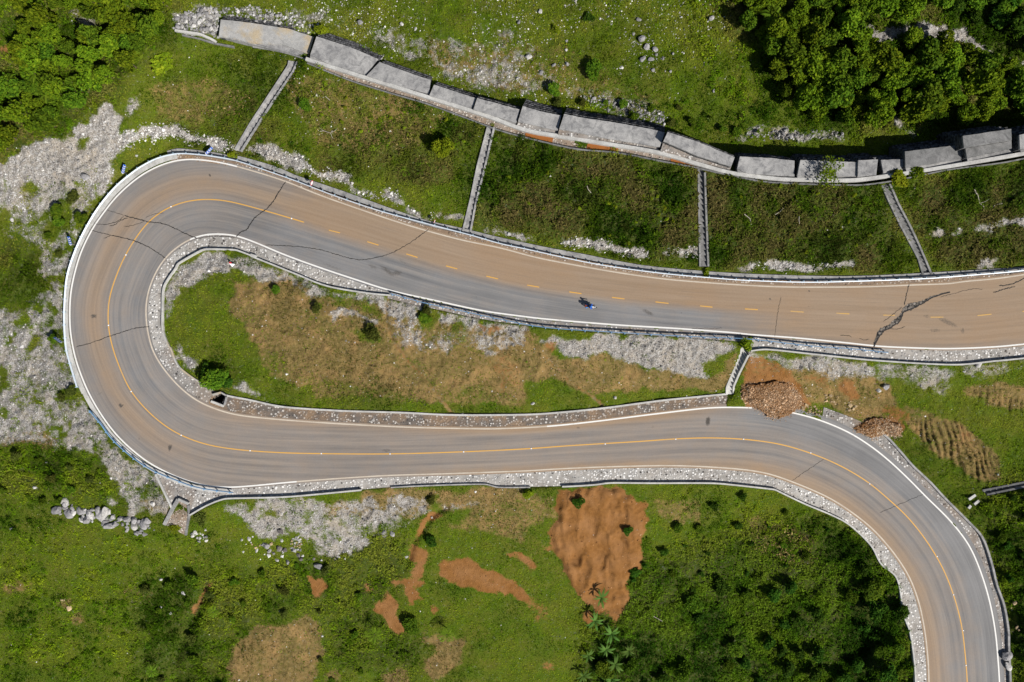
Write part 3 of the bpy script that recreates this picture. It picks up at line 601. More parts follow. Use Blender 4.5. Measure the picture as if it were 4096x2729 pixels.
M = dict(
  ground=ground_material(), asphalt=asphalt(),
  cob_light=cobble('pebble_concrete', .15, (.30,.29,.28), (.80,.78,.75), (.42,.40,.37)), cob_dark=cobble('dirty_pebble_concrete', .75, (.17,.15,.14), (.55,.52,.48), (.165,.14,.12)),
  cob_mid=cobble('weathered_pebble_concrete', .35, (.22,.21,.20), (.66,.64,.61), (.30,.28,.26)), cob_dust=cobble('dusty_pebble_gutter', .9, (.25,.20,.16), (.58,.53,.47), (.27,.20,.15)),
  conc=concrete('weathered_concrete', (.27,.265,.26), (.38,.37,.355), (.10,.10,.105), .7), conc_tan=concrete('stained_concrete', (.33,.325,.31), (.42,.41,.39), (.16,.16,.16), .4, .8),
  conc_light=concrete('pale_concrete', (.42,.41,.385), (.54,.53,.50), (.22,.21,.20), .4), conc_dark=concrete('dark_concrete', (.145,.145,.14), (.23,.225,.22), (.06,.06,.06), .6),  # the last one is a darker tone of concrete
  gab=stonework('shaded_gabion_stone', (.045,.045,.046), (.13,.13,.135)), pit=flat('shaft_concrete', (.06,.055,.05), .95),  # shade of the north-facing tiers is put into the dark stone colour
  chan=cobble('channel_floor_pebbles', .5, (.30,.27,.24), (.62,.58,.52), (.33,.27,.22), 2.8), mudd=flat('rust_mud', (.30,.105,.022), .9, 0, (.24,.09,.025), 2.0),
  white=paint('road_paint_white', (.78,.77,.74), (.46,.42,.37), .2), cream=paint('worn_road_paint', (.56,.49,.40), (.33,.26,.20), .55), yellow=paint('road_paint_yellow', (.66,.34,.045), (.45,.31,.16), .45), yellow_worn=paint('worn_yellow_paint', (.60,.34,.07), (.34,.25,.16), .6),
  crack_shade=flat('crack_shade_strip', (.022,.021,.020), .8, 0, (.045,.04,.036)), broken=stonework('broken_asphalt', (.08,.07,.06), (.25,.22,.19)),  # near-black strip colour stands for the shade inside open cracks
  rail=flat('galvanised_rail', (.66,.73,.80), .45, .25, (.48,.55,.62), 3), rail_shaded=flat('shaded_blue_rail', (.20,.36,.55), .5, 0, (.16,.28,.44), 3), post=flat('rail_post', (.33,.46,.56), .5, .2),  # blue rail copy: shade and sky tint put into the rail colour
  rock=rock_mat('limestone', (.17,.165,.165), (.40,.385,.385)), rock_pale=rock_mat('pale_limestone', (.34,.325,.31), (.66,.64,.61)), rock_dark=rock_mat('dark_boulder', (.075,.066,.062), (.24,.215,.20)), rock_tan=rock_mat('tan_rubble', (.30,.21,.11), (.56,.43,.27)),
  clod=rock_mat('soil_clod', (.27,.14,.06), (.45,.27,.14)), bark=flat('bark', (.11,.085,.055), .95, 0, (.06,.045,.03), 8), twig=flat('dead_wood', (.42,.38,.31), .9),
  leaf_a=foliage('bright_leaves', (.050,.095,.006), (.120,.190,.008), (.215,.270,.012)), leaf_b=foliage('mid_leaves', (.032,.070,.006), (.080,.145,.008), (.150,.215,.012)), leaf_c=foliage('dark_leaves', (.014,.045,.005), (.040,.095,.007), (.090,.160,.012)),
  leaf_y=foliage('yellow_green_leaves', (.10,.15,.008), (.19,.25,.010), (.28,.31,.015)), leaf_o=foliage('olive_leaves', (.040,.055,.012), (.085,.105,.016), (.14,.15,.025)), fern=foliage('fern_frond', (.07,.13,.008), (.13,.22,.014), (.19,.27,.02), .3), blade=foliage('broad_blade', (.05,.10,.02), (.09,.17,.03), (.14,.23,.045), .3),
  grass=leafcolor('grass_blades'),
  blue=flat('cobalt_sign_paint', (.012,.09,.46), .4), signwhite=flat('sign_white', (.85,.86,.88), .4), red=flat('sign_red', (.62,.025,.035), .4), grey=flat('galvanised_steel', (.40,.41,.43), .45, .5),
  tyre=flat('tyre_rubber', (.018,.018,.018), .85), black=flat('black_plastic', (.022,.022,.024), .5), metal=flat('bare_metal', (.45,.45,.46), .35, .8), tank=flat('silver_tank', (.60,.60,.62), .35, .2), box=flat('maroon_box', (.16,.035,.025), .6),
  jacket=flat('blue_jacket', (.018,.13,.62), .8), trousers=flat('dark_trousers', (.022,.025,.035), .9), skin=flat('skin', (.36,.20,.13), .6), helmet=flat('blue_helmet', (.03,.22,.75), .25), pannier=flat('blue_bag', (.03,.25,.70), .7), lamp=flat('lamp_glass', (.85,.88,.92), .15), visor=flat('dark_visor', (.015,.017,.02), .1),
)
# ------------------------------------------------------------------ the ground sheets
mask_c = np.stack([gravel, dry, soil, np.ones_like(gravel)], -1).astype(np.float32)
PX, PY, _ = world(GX, GY, Z)
ny, nx = GX.shape
IDX = np.arange(ny*nx).reshape(ny, nx)
Q = np.stack([IDX[:-1,:-1], IDX[1:,:-1], IDX[1:,1:], IDX[:-1,1:]], -1)
fmean = lambda a: .25*(a[:-1,:-1]+a[1:,:-1]+a[1:,1:]+a[:-1,1:])
qx, qy = fmean(GX), fmean(GY)
jit = (fbm(qx, qy, 14, 2, 2)-.5)*.35
cls = np.zeros(qx.shape, int)
cls[fmean(gravel)+jit > .62] = 1
cls[fmean(soil)+jit > .55] = 2
hole = inside(qx, qy, PIT)
Vall = np.stack([PX, PY, Z], -1).reshape(-1, 3); Call = mask_c.reshape(-1, 4); Lall = np.clip(lush, 0, 1).reshape(-1)
for ci, nm in ((0, 'ground'), (1, 'gravel_ground'), (2, 'bare_soil_ground')):
    q = Q[(cls == ci) & ~hole]
    u, inv = np.unique(q, return_inverse=True)
    me = mesh_np(nm, Vall[u], inv.reshape(q.shape), M['ground'], {'mask': Call[u]}, {'lush': Lall[u]}, True)
    tag(obj(nm, me), kind='structure')

# ------------------------------------------------------------------ carriageway
MO = smooth(match(LM, LO), 8); MI = smooth(match(LM, LI), 8)
wid = np.interp(LMs, [0, station_of(2900,1755)-150, station_of(3113,1776), LMs[-1]], [8, 8, 21, 21])[:, None]
dO = (MO-LM); dO /= np.linalg.norm(dO, axis=1)[:, None]; dI = (MI-LM); dI /= np.linalg.norm(dI, axis=1)[:, None]
A_, B_ = MI+dI*wid, MO+dO*8
NV = 30
tv = np.linspace(0, 1, NV)
RP = A_[None]*(1-tv[:, None, None])+B_[None]*tv[:, None, None]          # (NV, n, 2)
zs = np.interp(LMs, [k[0] for k in _zk], [k[1] for k in _zk])
rows = [W3(RP[i], zs) for i in range(NV)]
V, Fq = ribbon_np(rows)
# across position: -1 at the inner edge line, +1 at the outer one
wI = np.linalg.norm(MI-LM, axis=1); wO = np.linalg.norm(MO-LM, axis=1); tot = np.linalg.norm(B_-A_, axis=1)
ac = tv[:, None]*tot[None]-(wI+wid[:, 0])[None]
vv = np.where(ac < 0, ac/wI[None], ac/wO[None])
px, py = RP[..., 0], RP[..., 1]
sS = np.broadcast_to(LMs[None], px.shape)
s_hair, s_low, s_cur = station_of(1150,870), station_of(760,1755), station_of(2750,1755)
up = 1-sstep(s_hair-250, s_hair+200, sS); lo = sstep(s_low-250, s_low+150, sS); cu = sstep(s_cur-150, s_cur+450, sS); hr = np.clip(1-up-lo, 0, 1); lo = lo*(1-cu)
east = sstep(2750, 3250, px)*up
dust = up*(1-east)*(sstep(-.35, .2, vv)*1.0+.12) + east*(.95-.25*sstep(-.65, -1, vv))
dust += hr*(.22+.55*np.exp(-((vv-.38)/.3)**2)) + lo*(.40+.45*sstep(.6, 1, np.abs(vv))*sstep(1500, 2000, px)+.25*sstep(.6,1,-vv)) + cu*(.30+.6*sstep(.35, 1, vv)-.35*sstep(-.1, -.9, vv))
stain = np.zeros_like(px)
def blot(cx, cy, a, b, rot=0, k=1.0):
    r = math.radians(rot); dx, dy = px-cx, py-cy
    u = (dx*math.cos(r)+dy*math.sin(r))/a; w = (-dx*math.sin(r)+dy*math.cos(r))/b
    np.maximum(stain, k*np.exp(-(u*u+w*w)**2), out=stain)
for t, x, y, a, b, rot, k in [(5,800,1295,18,7,0,.9),(9,1035,625,12,9,0,.9),(9,1455,985,9,16,20,.9),(9,1275,1020,7,4,0,.9),(9,850,525,24,8,-15,.5),(6,1050,870,28,12,25,.55),(6,1180,910,45,12,35,.6),(6,1260,925,28,14,0,.6),(6,1310,830,40,9,35,.45),
    (6,700,870,70,12,22,.45),(7,1265,1262,34,11,28,.6),(8,1700,1345,60,14,25,.55),(8,1830,1420,10,16,0,.6),(8,1590,1415,32,12,0,.5),(8,1520,1295,24,9,10,.5),(8,1270,1330,22,8,0,.4),(8,1220,1400,9,8,0,.55),(10,1168,1010,26,10,0,.55),(10,907,985,5,22,0,.5),(11,1780,760,12,22,10,.85),
    (11,670,815,14,6,0,.6),(11,1305,812,11,8,-40,.5),(10,690,865,8,14,0,.3),(12,1075,1325,5,14,-20,.6),(8,180,1148,9,6,30,.8),(8,515,1082,5,4,0,.9),(8,515,1215,5,4,0,.7),(5,1798,92,5,6,0,1),(5,1545,150,6,8,20,.4),(9,1190,910,6,8,20,.6),(7,1555,1262,9,3,-20,.7),(6,1940,1137,5,5,0,.8),(12,1240,880,10,6,60,.3),(11,1370,905,30,6,0,.35),(11,570,912,30,7,0,.3),(10,420,1150,40,22,-40,.3)]:
    cx, cy = T(t, x, y)[0]; blot(cx, cy, a, b, rot, k)
uv = np.zeros((px.size, 4), np.float32); uv[:, 0] = (sS/25.6).ravel(); uv[:, 1] = (ac/25.6).ravel(); uv[:, 3] = 1
road_me = mesh_np('road', V, up_fix(V, Fq), M['asphalt'], {'uvm': uv}, {'dust': dust.ravel(), 'stain': stain.ravel()}, True)
tag(obj('road', road_me), kind='structure')

def strip(name, A, B, mat, dz=0.0, n=6, kind='structure', hole_poly=None, zfun=None):
    rr = []
    for t in np.linspace(0, 1, n):
        p = A*(1-t)+B*t; z = (zfun(p) if zfun else ZR(p))+(dz(t) if callable(dz) else dz); rr.append(W3(p, z))
    V, Fq = ribbon_np(rr)
    if hole_poly is not None:
        c = V[Fq].mean(1); hx, hy = pix(c[:,0], c[:,1], c[:,2]); Fq = Fq[~inside(hx, hy, hole_poly)]
    o = obj(name, mesh_np(name, V, up_fix(V, Fq), mat, smooth_=True)); 
    return tag(o, kind=kind)
def cut(pr, p0, p1):
    """part of a verge between two points of its far line"""
    f = pr[1]; i = ((f-np.array(p0))**2).sum(1).argmin(); j = ((f-np.array(p1))**2).sum(1).argmin(); i, j = min(i, j), max(i, j)
    return pr[0][i:j+1], pr[1][i:j+1]
strip('gutter_pavement', *V_N, M['cob_dust'], -.02, 5)
strip('kerb_strip', *V_H, M['conc_light'], -.015, 3); strip('kerb_strip', *V_H2, M['conc_light'], -.015, 3)
a, b = cut(V_I, (1561,1179), (673,1389)); strip('cobbled_shoulder', a, b, M['cob_light'], -.03, 10)
a, b = cut(V_I, (673,1389), (855,1564)); strip('cobbled_shoulder', a, b, M['cob_mid'], -.03, 10)
a, b = cut(V_I, (840,1556), (2911,1580)); strip('cobbled_shoulder', a, b, M['cob_dark'], -.034, 12, hole_poly=PIT)
strip('cobbled_shoulder', *V_U, M['cob_light'], -.03, 10)
strip('cobbled_shoulder', *V_M, M['cob_mid'], -.03, 5)
strip('cobbled_shoulder', *V_S, M['cob_light'], -.03, 12)
strip('cobbled_shoulder', *V_R, M['cob_mid'], -.03, 8)
ap = APRON; apm = [W(x, y, float(ZR((x, y))[0])-.06) for x, y in ap]
bm = bmesh.new(); bm.faces.new([bm.verts.new(v) for v in apm]); bmesh.ops.triangulate(bm, faces=bm.faces[:])
if sum(f.normal.z for f in bm.faces) < 0: bmesh.ops.reverse_faces(bm, faces=bm.faces[:])
me = bpy.data.meshes.new('cobbled_apron'); bm.to_mesh(me); bm.free(); me.materials.append(M['cob_mid']); tag(obj('cobbled_apron', me), kind='structure')

# painted lines, each a thin sheet above the asphalt
_rv = RP.reshape(-1, 2); _rz = np.broadcast_to(zs[None], px.shape).ravel(); _bk = {}
for _i, (_x, _y) in enumerate((_rv//24).astype(int)): _bk.setdefault((_x, _y), []).append(_i)
_bk = {k: np.array(v) for k, v in _bk.items()}
def SURF(p):
    """height of the modelled road surface under each pixel"""
    out = ZR(p)
    for i, (x, y) in enumerate(p):
        c = [_bk[k] for k in ((int(x//24)+a, int(y//24)+b) for a in (-1, 0, 1) for b in (-1, 0, 1)) if k in _bk]
        if c:
            c = np.concatenate(c); d = ((_rv[c]-(x, y))**2).sum(1); o = np.argsort(d)[:3]; w = 1/(d[o]+.5); out[i] = max((_rz[c[o]]*w).sum()/w.sum(), _rz[c[o]].max()-.004)
    return out
def mark(line, w, mat, dz=.012, closed=False, widths=None):
    n = normals(line); h = (np.asarray(widths)[:, None] if widths is not None else w)/2
    V, Fq = ribbon_np([W3(line-n*h, SURF(line-n*h)+dz), W3(line+n*h, SURF(line+n*h)+dz)])
    return V, up_fix(V, Fq)
def mark_obj(name, parts, mat):
    Vs = []; Fs = []; b = 0
    for V, Fq in parts: Vs.append(V); Fs.append(Fq+b); b += len(V)
    tag(obj(name, mesh_np(name, np.vstack(Vs), np.vstack(Fs), mat)), kind='structure')
JO, JI = smooth(LO, 3), smooth(LI, 3)
mark_obj('edge_line_marking', [mark(seg(JO, (950,668), (1187,1927)), 5.6, 0)], M['white'])
mark_obj('edge_line_marking', [mark(seg(JO, (4400,1044), (950,668)), 5.2, 0), mark(seg(JO, (1187,1927), (3716,3060)), 5.2, 0)], M['cream'])
mark_obj('edge_line_marking', [mark(seg(JI, (4400,1350), (760,958)), 5.8, 0), mark(seg(JI, (2187,1706), (3010,1632)), 5.6, 0), mark(seg(JI, (3169,1651), (4000,3060)), 5.6, 0)], M['white'])
mark_obj('edge_line_marking', [mark(seg(JI, (760,958), (2187,1706)), 5.4, 0)], M['cream'])
mark_obj('centre_line_marking', [mark(seg(smooth(LM, 2), (1215,889), (3870,3060)), 4.4, 0)], M['yellow'])
for i, (a, b) in enumerate(DASHES):
    mark_obj('dash_marking', [mark(dense([a, b], 8, False), 4.2, 0)], M['yellow'] if i < 11 else M['yellow_worn'])
# cracks
def crack(pts, w, dz=.020, jag=1.6):
    p = dense(pts, 5); k = len(p); j = (RNG.random(k)-.5)*2*jag; n = normals(p); p = p+n*j[:, None]
    ww = w*(.6+.8*RNG.random(k)); ww[0] = ww[-1] = .5
    return mark(p, 0, None, dz, widths=ww)
CR = [(T(6,305,140,230,260,170,350,110,400,30,465)+T(5,2110,555,2060,575,2020,615), 3.4), (T(5,915,385,1060,432), 1.4), (T(5,1060,432,1110,445,1240,480,1300,492,1410,505,1500,545,1590,590,1690,630), 3.2), (T(5,1060,440,1000,485,900,508,815,505), 1.8),
  (T(5,1240,482,1150,515,1060,527), 1.6), (T(5,1095,455,1030,475,980,515,930,525), 2), (T(5,1250,450,1330,420,1400,412), 1.2), (T(5,785,560,860,580,950,603), 2), (T(5,950,603,1080,630,1200,670,1300,720,1420,800), 3.2), (T(5,950,603,885,630), 1.6),
  (T(5,650,1560,760,1530,900,1480,1020,1440,1150,1400,1280,1385), 2.4), (T(6,1530,550,1450,610,1350,680,1220,750,1100,790,970,812,860,800,750,770,600,725,450,703,300,693,130,685), 2.2),
  (T(8,1375,1015,1355,1075,1340,1150,1330,1200), 3), (T(8,275,1130,250,1250,220,1470), 1), (T(8,2090,1095,2180,1065,2280,1040), 3), (T(8,2140,1035,2250,1020,2400,950), 3.4), (T(8,1640,1130,1900,1065,2000,1065), 1.2), (T(8,1310,1215,1220,1290,1150,1340), 1.4),
  (T(8,780,1460,850,1462,880,1472), 2), (T(8,940,1485,1000,1500,1030,1490), 1.6), (T(8,1200,1400,1260,1405,1340,1385), 1.6), (T(12,370,1270,640,1085), .9), (T(12,1120,1545,1490,1385), 1.1), (T(5,1700,632,1780,616,1900,613,2010,622), 2.2), (T(7,1640,1400,1780,1400,1900,1395), 1.2)]
mark_obj('road_crack_surface', [crack(p, w) for p, w in CR], M['crack_shade'])  # the dark of the open cracks is painted as thin strips
zE = lambda l: [(3300+x/2.69, 1080+y/2.69) for x, y in l]
big = zE([(522,828),(540,770),(570,710),(600,660),(640,630),(690,612),(735,575),(775,548),(805,510),(825,470),(850,435),(900,400),(960,380),(1010,360),(1060,340),(1110,312),(1150,290),(1200,275),(1260,255),(1345,237)])
wb = np.array([3,8,13,17,16,14,13,20,14,7,20,26,17,13,9,7,5,4,3,2])
p = dense(big, 4); wv = np.interp(np.linspace(0, 1, len(p)), np.linspace(0, 1, len(wb)), wb)*(.75+.5*RNG.random(len(p)))
mark_obj('road_crack_surface', [mark(p+normals(p)*((RNG.random((len(p), 1))-.5)*4), 0, None, .016, widths=wv)], M['broken'])
ed = p+normals(p)*(wv[:, None]*.5)*np.sign(normals(p)[:, 1:2]+1e-6)
mark_obj('road_crack_surface', [mark(ed, 0, None, .022, widths=3.5+2.5*RNG.random(len(p)))], M['crack_shade'])  # dark strip paints the shadow along one edge of the broken crack

# ------------------------------------------------------------------ kerbs and ditch walls
def wall_strip(name, line, out_ref, thick, top, depth, mat, label, cat='wall', group=None, zf=ZR):
    """low wall whose inner top edge follows line and whose thickness runs away from out_ref"""
    o2 = toward(line, out_ref, -thick); z = zf(line)+top
    a, b = W3(line, z), W3(o2, z); a2, b2 = a.copy(), b.copy(); a2[:, 2] -= depth; b2[:, 2] -= depth
    V, Fq = ribbon_np([a2, a, b, b2]); n = len(line)
    caps = np.array([[0, n, 2*n, 3*n], [4*n-1, 3*n-1, 2*n-1, n-1]]); Fq = np.vstack([up_fix(V, Fq), caps])
    o = obj(name, mesh_np(name, V, Fq, mat)); return tag(o, label, cat, group, 'thing')
wall_strip('ditch_wall', seg(KI, (1561,1179), (647,1324)), LM, 6, .42, 1.2, M['conc_light'], 'low pale kerb wall around the upper side of the grassy hairpin island')
wall_strip('ditch_wall', seg(KI, (647,1324), (846,1560)), LM, 6, .30, 1.0, M['conc_tan'], 'low stained kerb wall at the west end of the hairpin island, before the culvert')
wall_strip('ditch_wall', seg(KI, (905,1587), (2911,1580)), LM, 7, .30, 1.0, M['conc_light'], 'long pale kerb wall under the brown island slope, beside the lower road')
wall_strip('ditch_wall', seg(KU, (3005,1400), (4400,1398)), LM, 6, .42, 1.3, M['conc_light'], 'pale ditch wall along the cobbled strip above the earth slide')
wall_strip('ditch_wall', seg(KS, (757,2059), (1444,1959)), LM, 6, .46, 1.6, M['conc_light'], 'pale ditch wall under the lower road beside the outlet channel')
wall_strip('ditch_wall', seg(KS, (1560,1948), (2120,1947)), LM, 5, .25, 1.6, M['conc'], 'broken overgrown ditch wall under the lower road above the muddy gully')
wall_strip('ditch_wall', seg(KS, (2248,1945), (3667,3060)), LM, 6, .42, 1.6, M['conc_light'], 'long ditch wall curving round the orange slide and dark thicket')
wall_strip('ditch_wall', seg(KR, (3520,1728), (4040,3060)), LM, 8, .40, 1.4, M['conc'], 'pebbly kerb wall on the outer side of the lower right bend')
a = toward(LE, LO, 20); top = ZR(LE)+.10
wall_strip('concrete_ledge', a, LO, 20, .10, .7, M['conc'], 'long flat concrete ledge behind the upper guard rail', 'ledge')

# ------------------------------------------------------------------ guard rails
post_mb = MB().box((0, 0, -.40), (.12, .12, .8)).box((0, .10, -.12), (.09, .12, .22))
post_me = {k: post_mb.mesh('post', M[k]) for k in ('post', 'rail_shaded')}
def guard_rail(line, ref, label, mat, postmat, step, end=False):
    p = dense(line, 10); z = ZR(p)+.75; c = W3(p, z); r = root('guard_rail', Vector(c[len(c)//2]), label, 'guard rail', 'guard rails beside the road')
    m = W3(match(p, ref), z); out = c-m; out[:, 2] = 0; out /= np.linalg.norm(out, axis=1)[:, None]
    prof = [(.0,.155),(.075,.11),(.0,.02),(0,-.02),(.075,-.11),(0,-.155),(-.035,-.155),(.04,-.11),(-.035,-.02),(-.035,.02),(.04,.11),(-.035,.155),(0,.155)]
    rows = [c-out*(o+.05)+np.array([0, 0, h-.155]) for o, h in prof]
    V, Fq = ribbon_np(rows); child('rail_beam', mesh_np('rail_beam', V, up_fix(V, Fq), mat), r)
    d = np.r_[0, np.cumsum(np.linalg.norm(np.diff(c, axis=0), axis=1))]; n = int(d[-1]/step)
    for k in range(n+1):
        q = min(k*step+.3, d[-1]-.05); P = Vector([np.interp(q, d, c[:, i]) for i in range(3)]); O = Vector([np.interp(q, d, out[:, i]) for i in range(3)])
        o = obj('post', post_me[postmat], r); o.location = P+O*.10-r.location; o.rotation_euler = (0, 0, math.atan2(-O.y, -O.x)-math.pi/2)
guard_rail(G1, LM, 'long pale guard rail on the outside of the upper road and hairpin', M['rail'], 'post', 2.02)
guard_rail(G2, LM, 'bluish guard rail on the lower left of the hairpin bend, ending at the cobbled apron', M['rail_shaded'], 'rail_shaded', 2.0)
guard_rail(G3, LM, 'thin bluish guard rail between the upper road and the island slope', M['rail_shaded'], 'rail_shaded', 2.0)  # this rail and the one before carry their shade as blue colour

# ------------------------------------------------------------------ the stepped wall: concrete caps over gabion tiers
WALLS = [
 (T(1,1890,167)+[(1000,91),(1154,115),(1255,148)], T(1,1872,315,2000,330,2150,370)+[(1131,178),(1236,217)], -.35, 2, 'conc_tan', 'pale tan-stained wall cap at the far west end of the stepped wall'),
 ([(1266,146),(1397,187),(1512,236)], [(1241,219),(1327,262),(1463,303)], .10, 3, 'conc', 'broad mottled wall cap just east of the tan-stained one'),
 ([(1519,248),(1615,284),(1722,320)], [(1465,304),(1590,345),(1717,376)], .08, 2, 'conc', 'light mottled wall cap tapering down to the small square caps'),
 ([(1736,339),(1904,393)], [(1717,383),(1888,439)], .15, 2, 'conc', 'small plain wall cap between the long mottled cap and its twin'),
 ([(1909,392),(2079,439)], [(1893,439),(2065,493)], .25, 2, 'conc', 'small grey wall cap with a dry bush at its lower right corner'),
 ([(2091,424),(2164,446),(2245,463)], [(2072,486),(2231,523)], .30, 4, 'conc', 'square wall cap with one dark hole near its lower edge'),
 ([(2257,456),(2341,473),(2449,488),(2603,516),(2659,530)], [(2237,516),(2439,556),(2640,589)], .35, 4, 'conc', 'longest grey wall cap, above the orange mud in the channel'),
 ([(2671,528),(2794,568),(2939,629)], [(2654,565),(2794,626),(2925,666)], .9, 2, 'conc', 'slanting wall cap that narrows eastward beside rough concrete'),
 ([(2960,626),(3089,633),(3178,643)], [(2949,675),(2996,696),(3178,706)], .25, 3, 'conc', 'rectangular wall cap dappled with leaf shadow, west of the overhanging sapling'),
 ([(3202,640),(3431,649)], [(3190,701),(3426,706)], .3, 4, 'conc', 'long wall cap under the overhanging sapling'),
 ([(3433,641),(3512,638)], [(3431,706),(3505,701)], .32, 4, 'conc', 'short square wall cap next to the sapling'),
 ([(3524,640),(3613,638)], [(3533,689),(3615,668)], .1, 3, 'conc', 'small low wall cap just before the two big eastern steps'),
 ([(3620,606),(3846,579)], [(3622,673),(3846,635)], .35, 4, 'conc_dark', 'grey wall cap half in shade, below the two-step section'),
 ([(3851,544),(4045,516)], [(3856,592),(4047,560)], 1.7, 4, 'conc_dark', 'blotchy upper step of the two-step wall near the east edge'),
 ([(3861,590),(4046,556)], [(3868,632),(4047,594)], .8, 0, 'conc_dark', 'cracked lower step of the two-step wall near the east edge'),
 ([(4078,540),(4300,490),(4420,462)], [(4080,598),(4300,552),(4420,525)], 1.0, 4, 'conc', 'wall cap cut off by the east edge of the view'),
]
for N, S, dz, tiers, mk, lab in WALLS:
    n = dense(N, 12, False); k = max(8, len(n)); t = np.linspace(0, 1, k)
    def rs(P):
        P = np.array(P, float); s = np.r_[0, np.cumsum(np.linalg.norm(np.diff(P, axis=0), axis=1))]; s /= s[-1]; return np.c_[np.interp(t, s, P[:,0]), np.interp(t, s, P[:,1])]
    n, s = rs(N), rs(S)
    n[1:-1] += (RNG.random((k-2, 2))-.5)*1.6; s[1:-1] += (RNG.random((k-2, 2))-.5)*2.0
    mx = (n[:,0].mean()+s[:,0].mean())/2; zt = float(ZC(mx))+dz
    a, b = W3(n, zt), W3(s, zt)
    r = root('gabion_wall', Vector((*((a.mean(0)+b.mean(0))/2)[:2], zt-2)), lab, 'wall', 'sections of the stepped wall'); r['kind'] = 'thing'
    def solid(nm, lo_a, lo_b, z1, z0, mat):
        A = lo_a.copy(); B = lo_b.copy(); A[:,2] = z1; B[:,2] = z1; A0 = A.copy(); B0 = B.copy(); A0[:,2] = z0; B0[:,2] = z0
        V, Fq = ribbon_np([B0, B, A, A0]); q = len(A)
        Fq = np.vstack([up_fix(V, Fq), [[0, q, 2*q, 3*q], [4*q-1, 3*q-1, 2*q-1, q-1]]]); child(nm, mesh_np(nm, V, Fq, mat), r)
    solid('concrete_cap', a, b, zt, zt-.28, M[mk])
    gmin = float(H(n[:,0]-5, n[:,1]-20).min())-.8
    d = b-a; d[:,2] = 0; d /= np.linalg.norm(d, axis=1)[:, None]
    solid('gabion_core', a+d*.05, b-d*.04, zt-.28, gmin, M['gab'])
    hh = max(.5, (zt-gmin-1.1))
    for i in range(tiers):
        A = a-d*(.05+.42*(i+1)); B = a-d*(-.05+.42*i); z1 = zt-.38-hh*(i+.25)/(tiers+.6)
        solid('gabion_tier', A, B, z1, gmin, M['gab'])
    # rough concrete footing between the cap and the channel
    if dz > .9 and tiers == 4 and mk == 'conc_dark': continue
    f2 = match(s, LP); zf = min(zt-.22, float(ZC(mx))-.02)
    b0 = W3(s, zf); c0 = W3(f2, zf); solid('footing', b0-d*.06, c0, zf, zf-1.5, M['cob_mid'] if 2000 < mx < 2960 else M['conc'])

# channel along the foot of the wall
r = root('drain_channel', W(2400, 580, float(ZC(2400))), 'long open drain channel between the stepped wall and the green slopes', 'channel')
def chan_part(nm, A, B, zt, depth, mat):
    a, b = W3(A, ZC(A[:,0])+zt), W3(B, ZC(A[:,0])+zt); a0, b0 = a.copy(), b.copy(); a0[:,2] -= depth; b0[:,2] -= depth
    V, Fq = ribbon_np([a0, a, b, b0]); q = len(A); Fq = np.vstack([up_fix(V, Fq), [[0, q, 2*q, 3*q], [4*q-1, 3*q-1, 2*q-1, q-1]]]); child(nm, mesh_np(nm, V, Fq, mat), r)
lp2 = toward(LP, LM, 13); lpm = toward(LP, LM, -1)
chan_part('lip_wall', lpm, lp2, .16, 1.6, M['conc_light'])
swm = smooth(match(LP, SW), 4)
i1 = (np.abs(LP[:,0]-2960)).argmin()
chan_part('channel_floor', lp2[:i1], swm[:i1], -.42, .3, M['chan'])
swl = SW; chan_part('outer_wall', swl, toward(swl, LP, -5), .04, 1.3, M['conc_dark'])
for x0, x1 in ((2103, 2215), (2352, 2480), (2690, 2840)):
    i0, i2 = (np.abs(LP[:,0]-x0)).argmin(), (np.abs(LP[:,0]-x1)).argmin(); q = slice(i0, i2+1)
    A, B = lp2[q]*.97+swm[q]*.03, lp2[q]*.08+swm[q]*.92
    chan_part('mud_deposit', A, B, -.36, .1, M['mudd'])

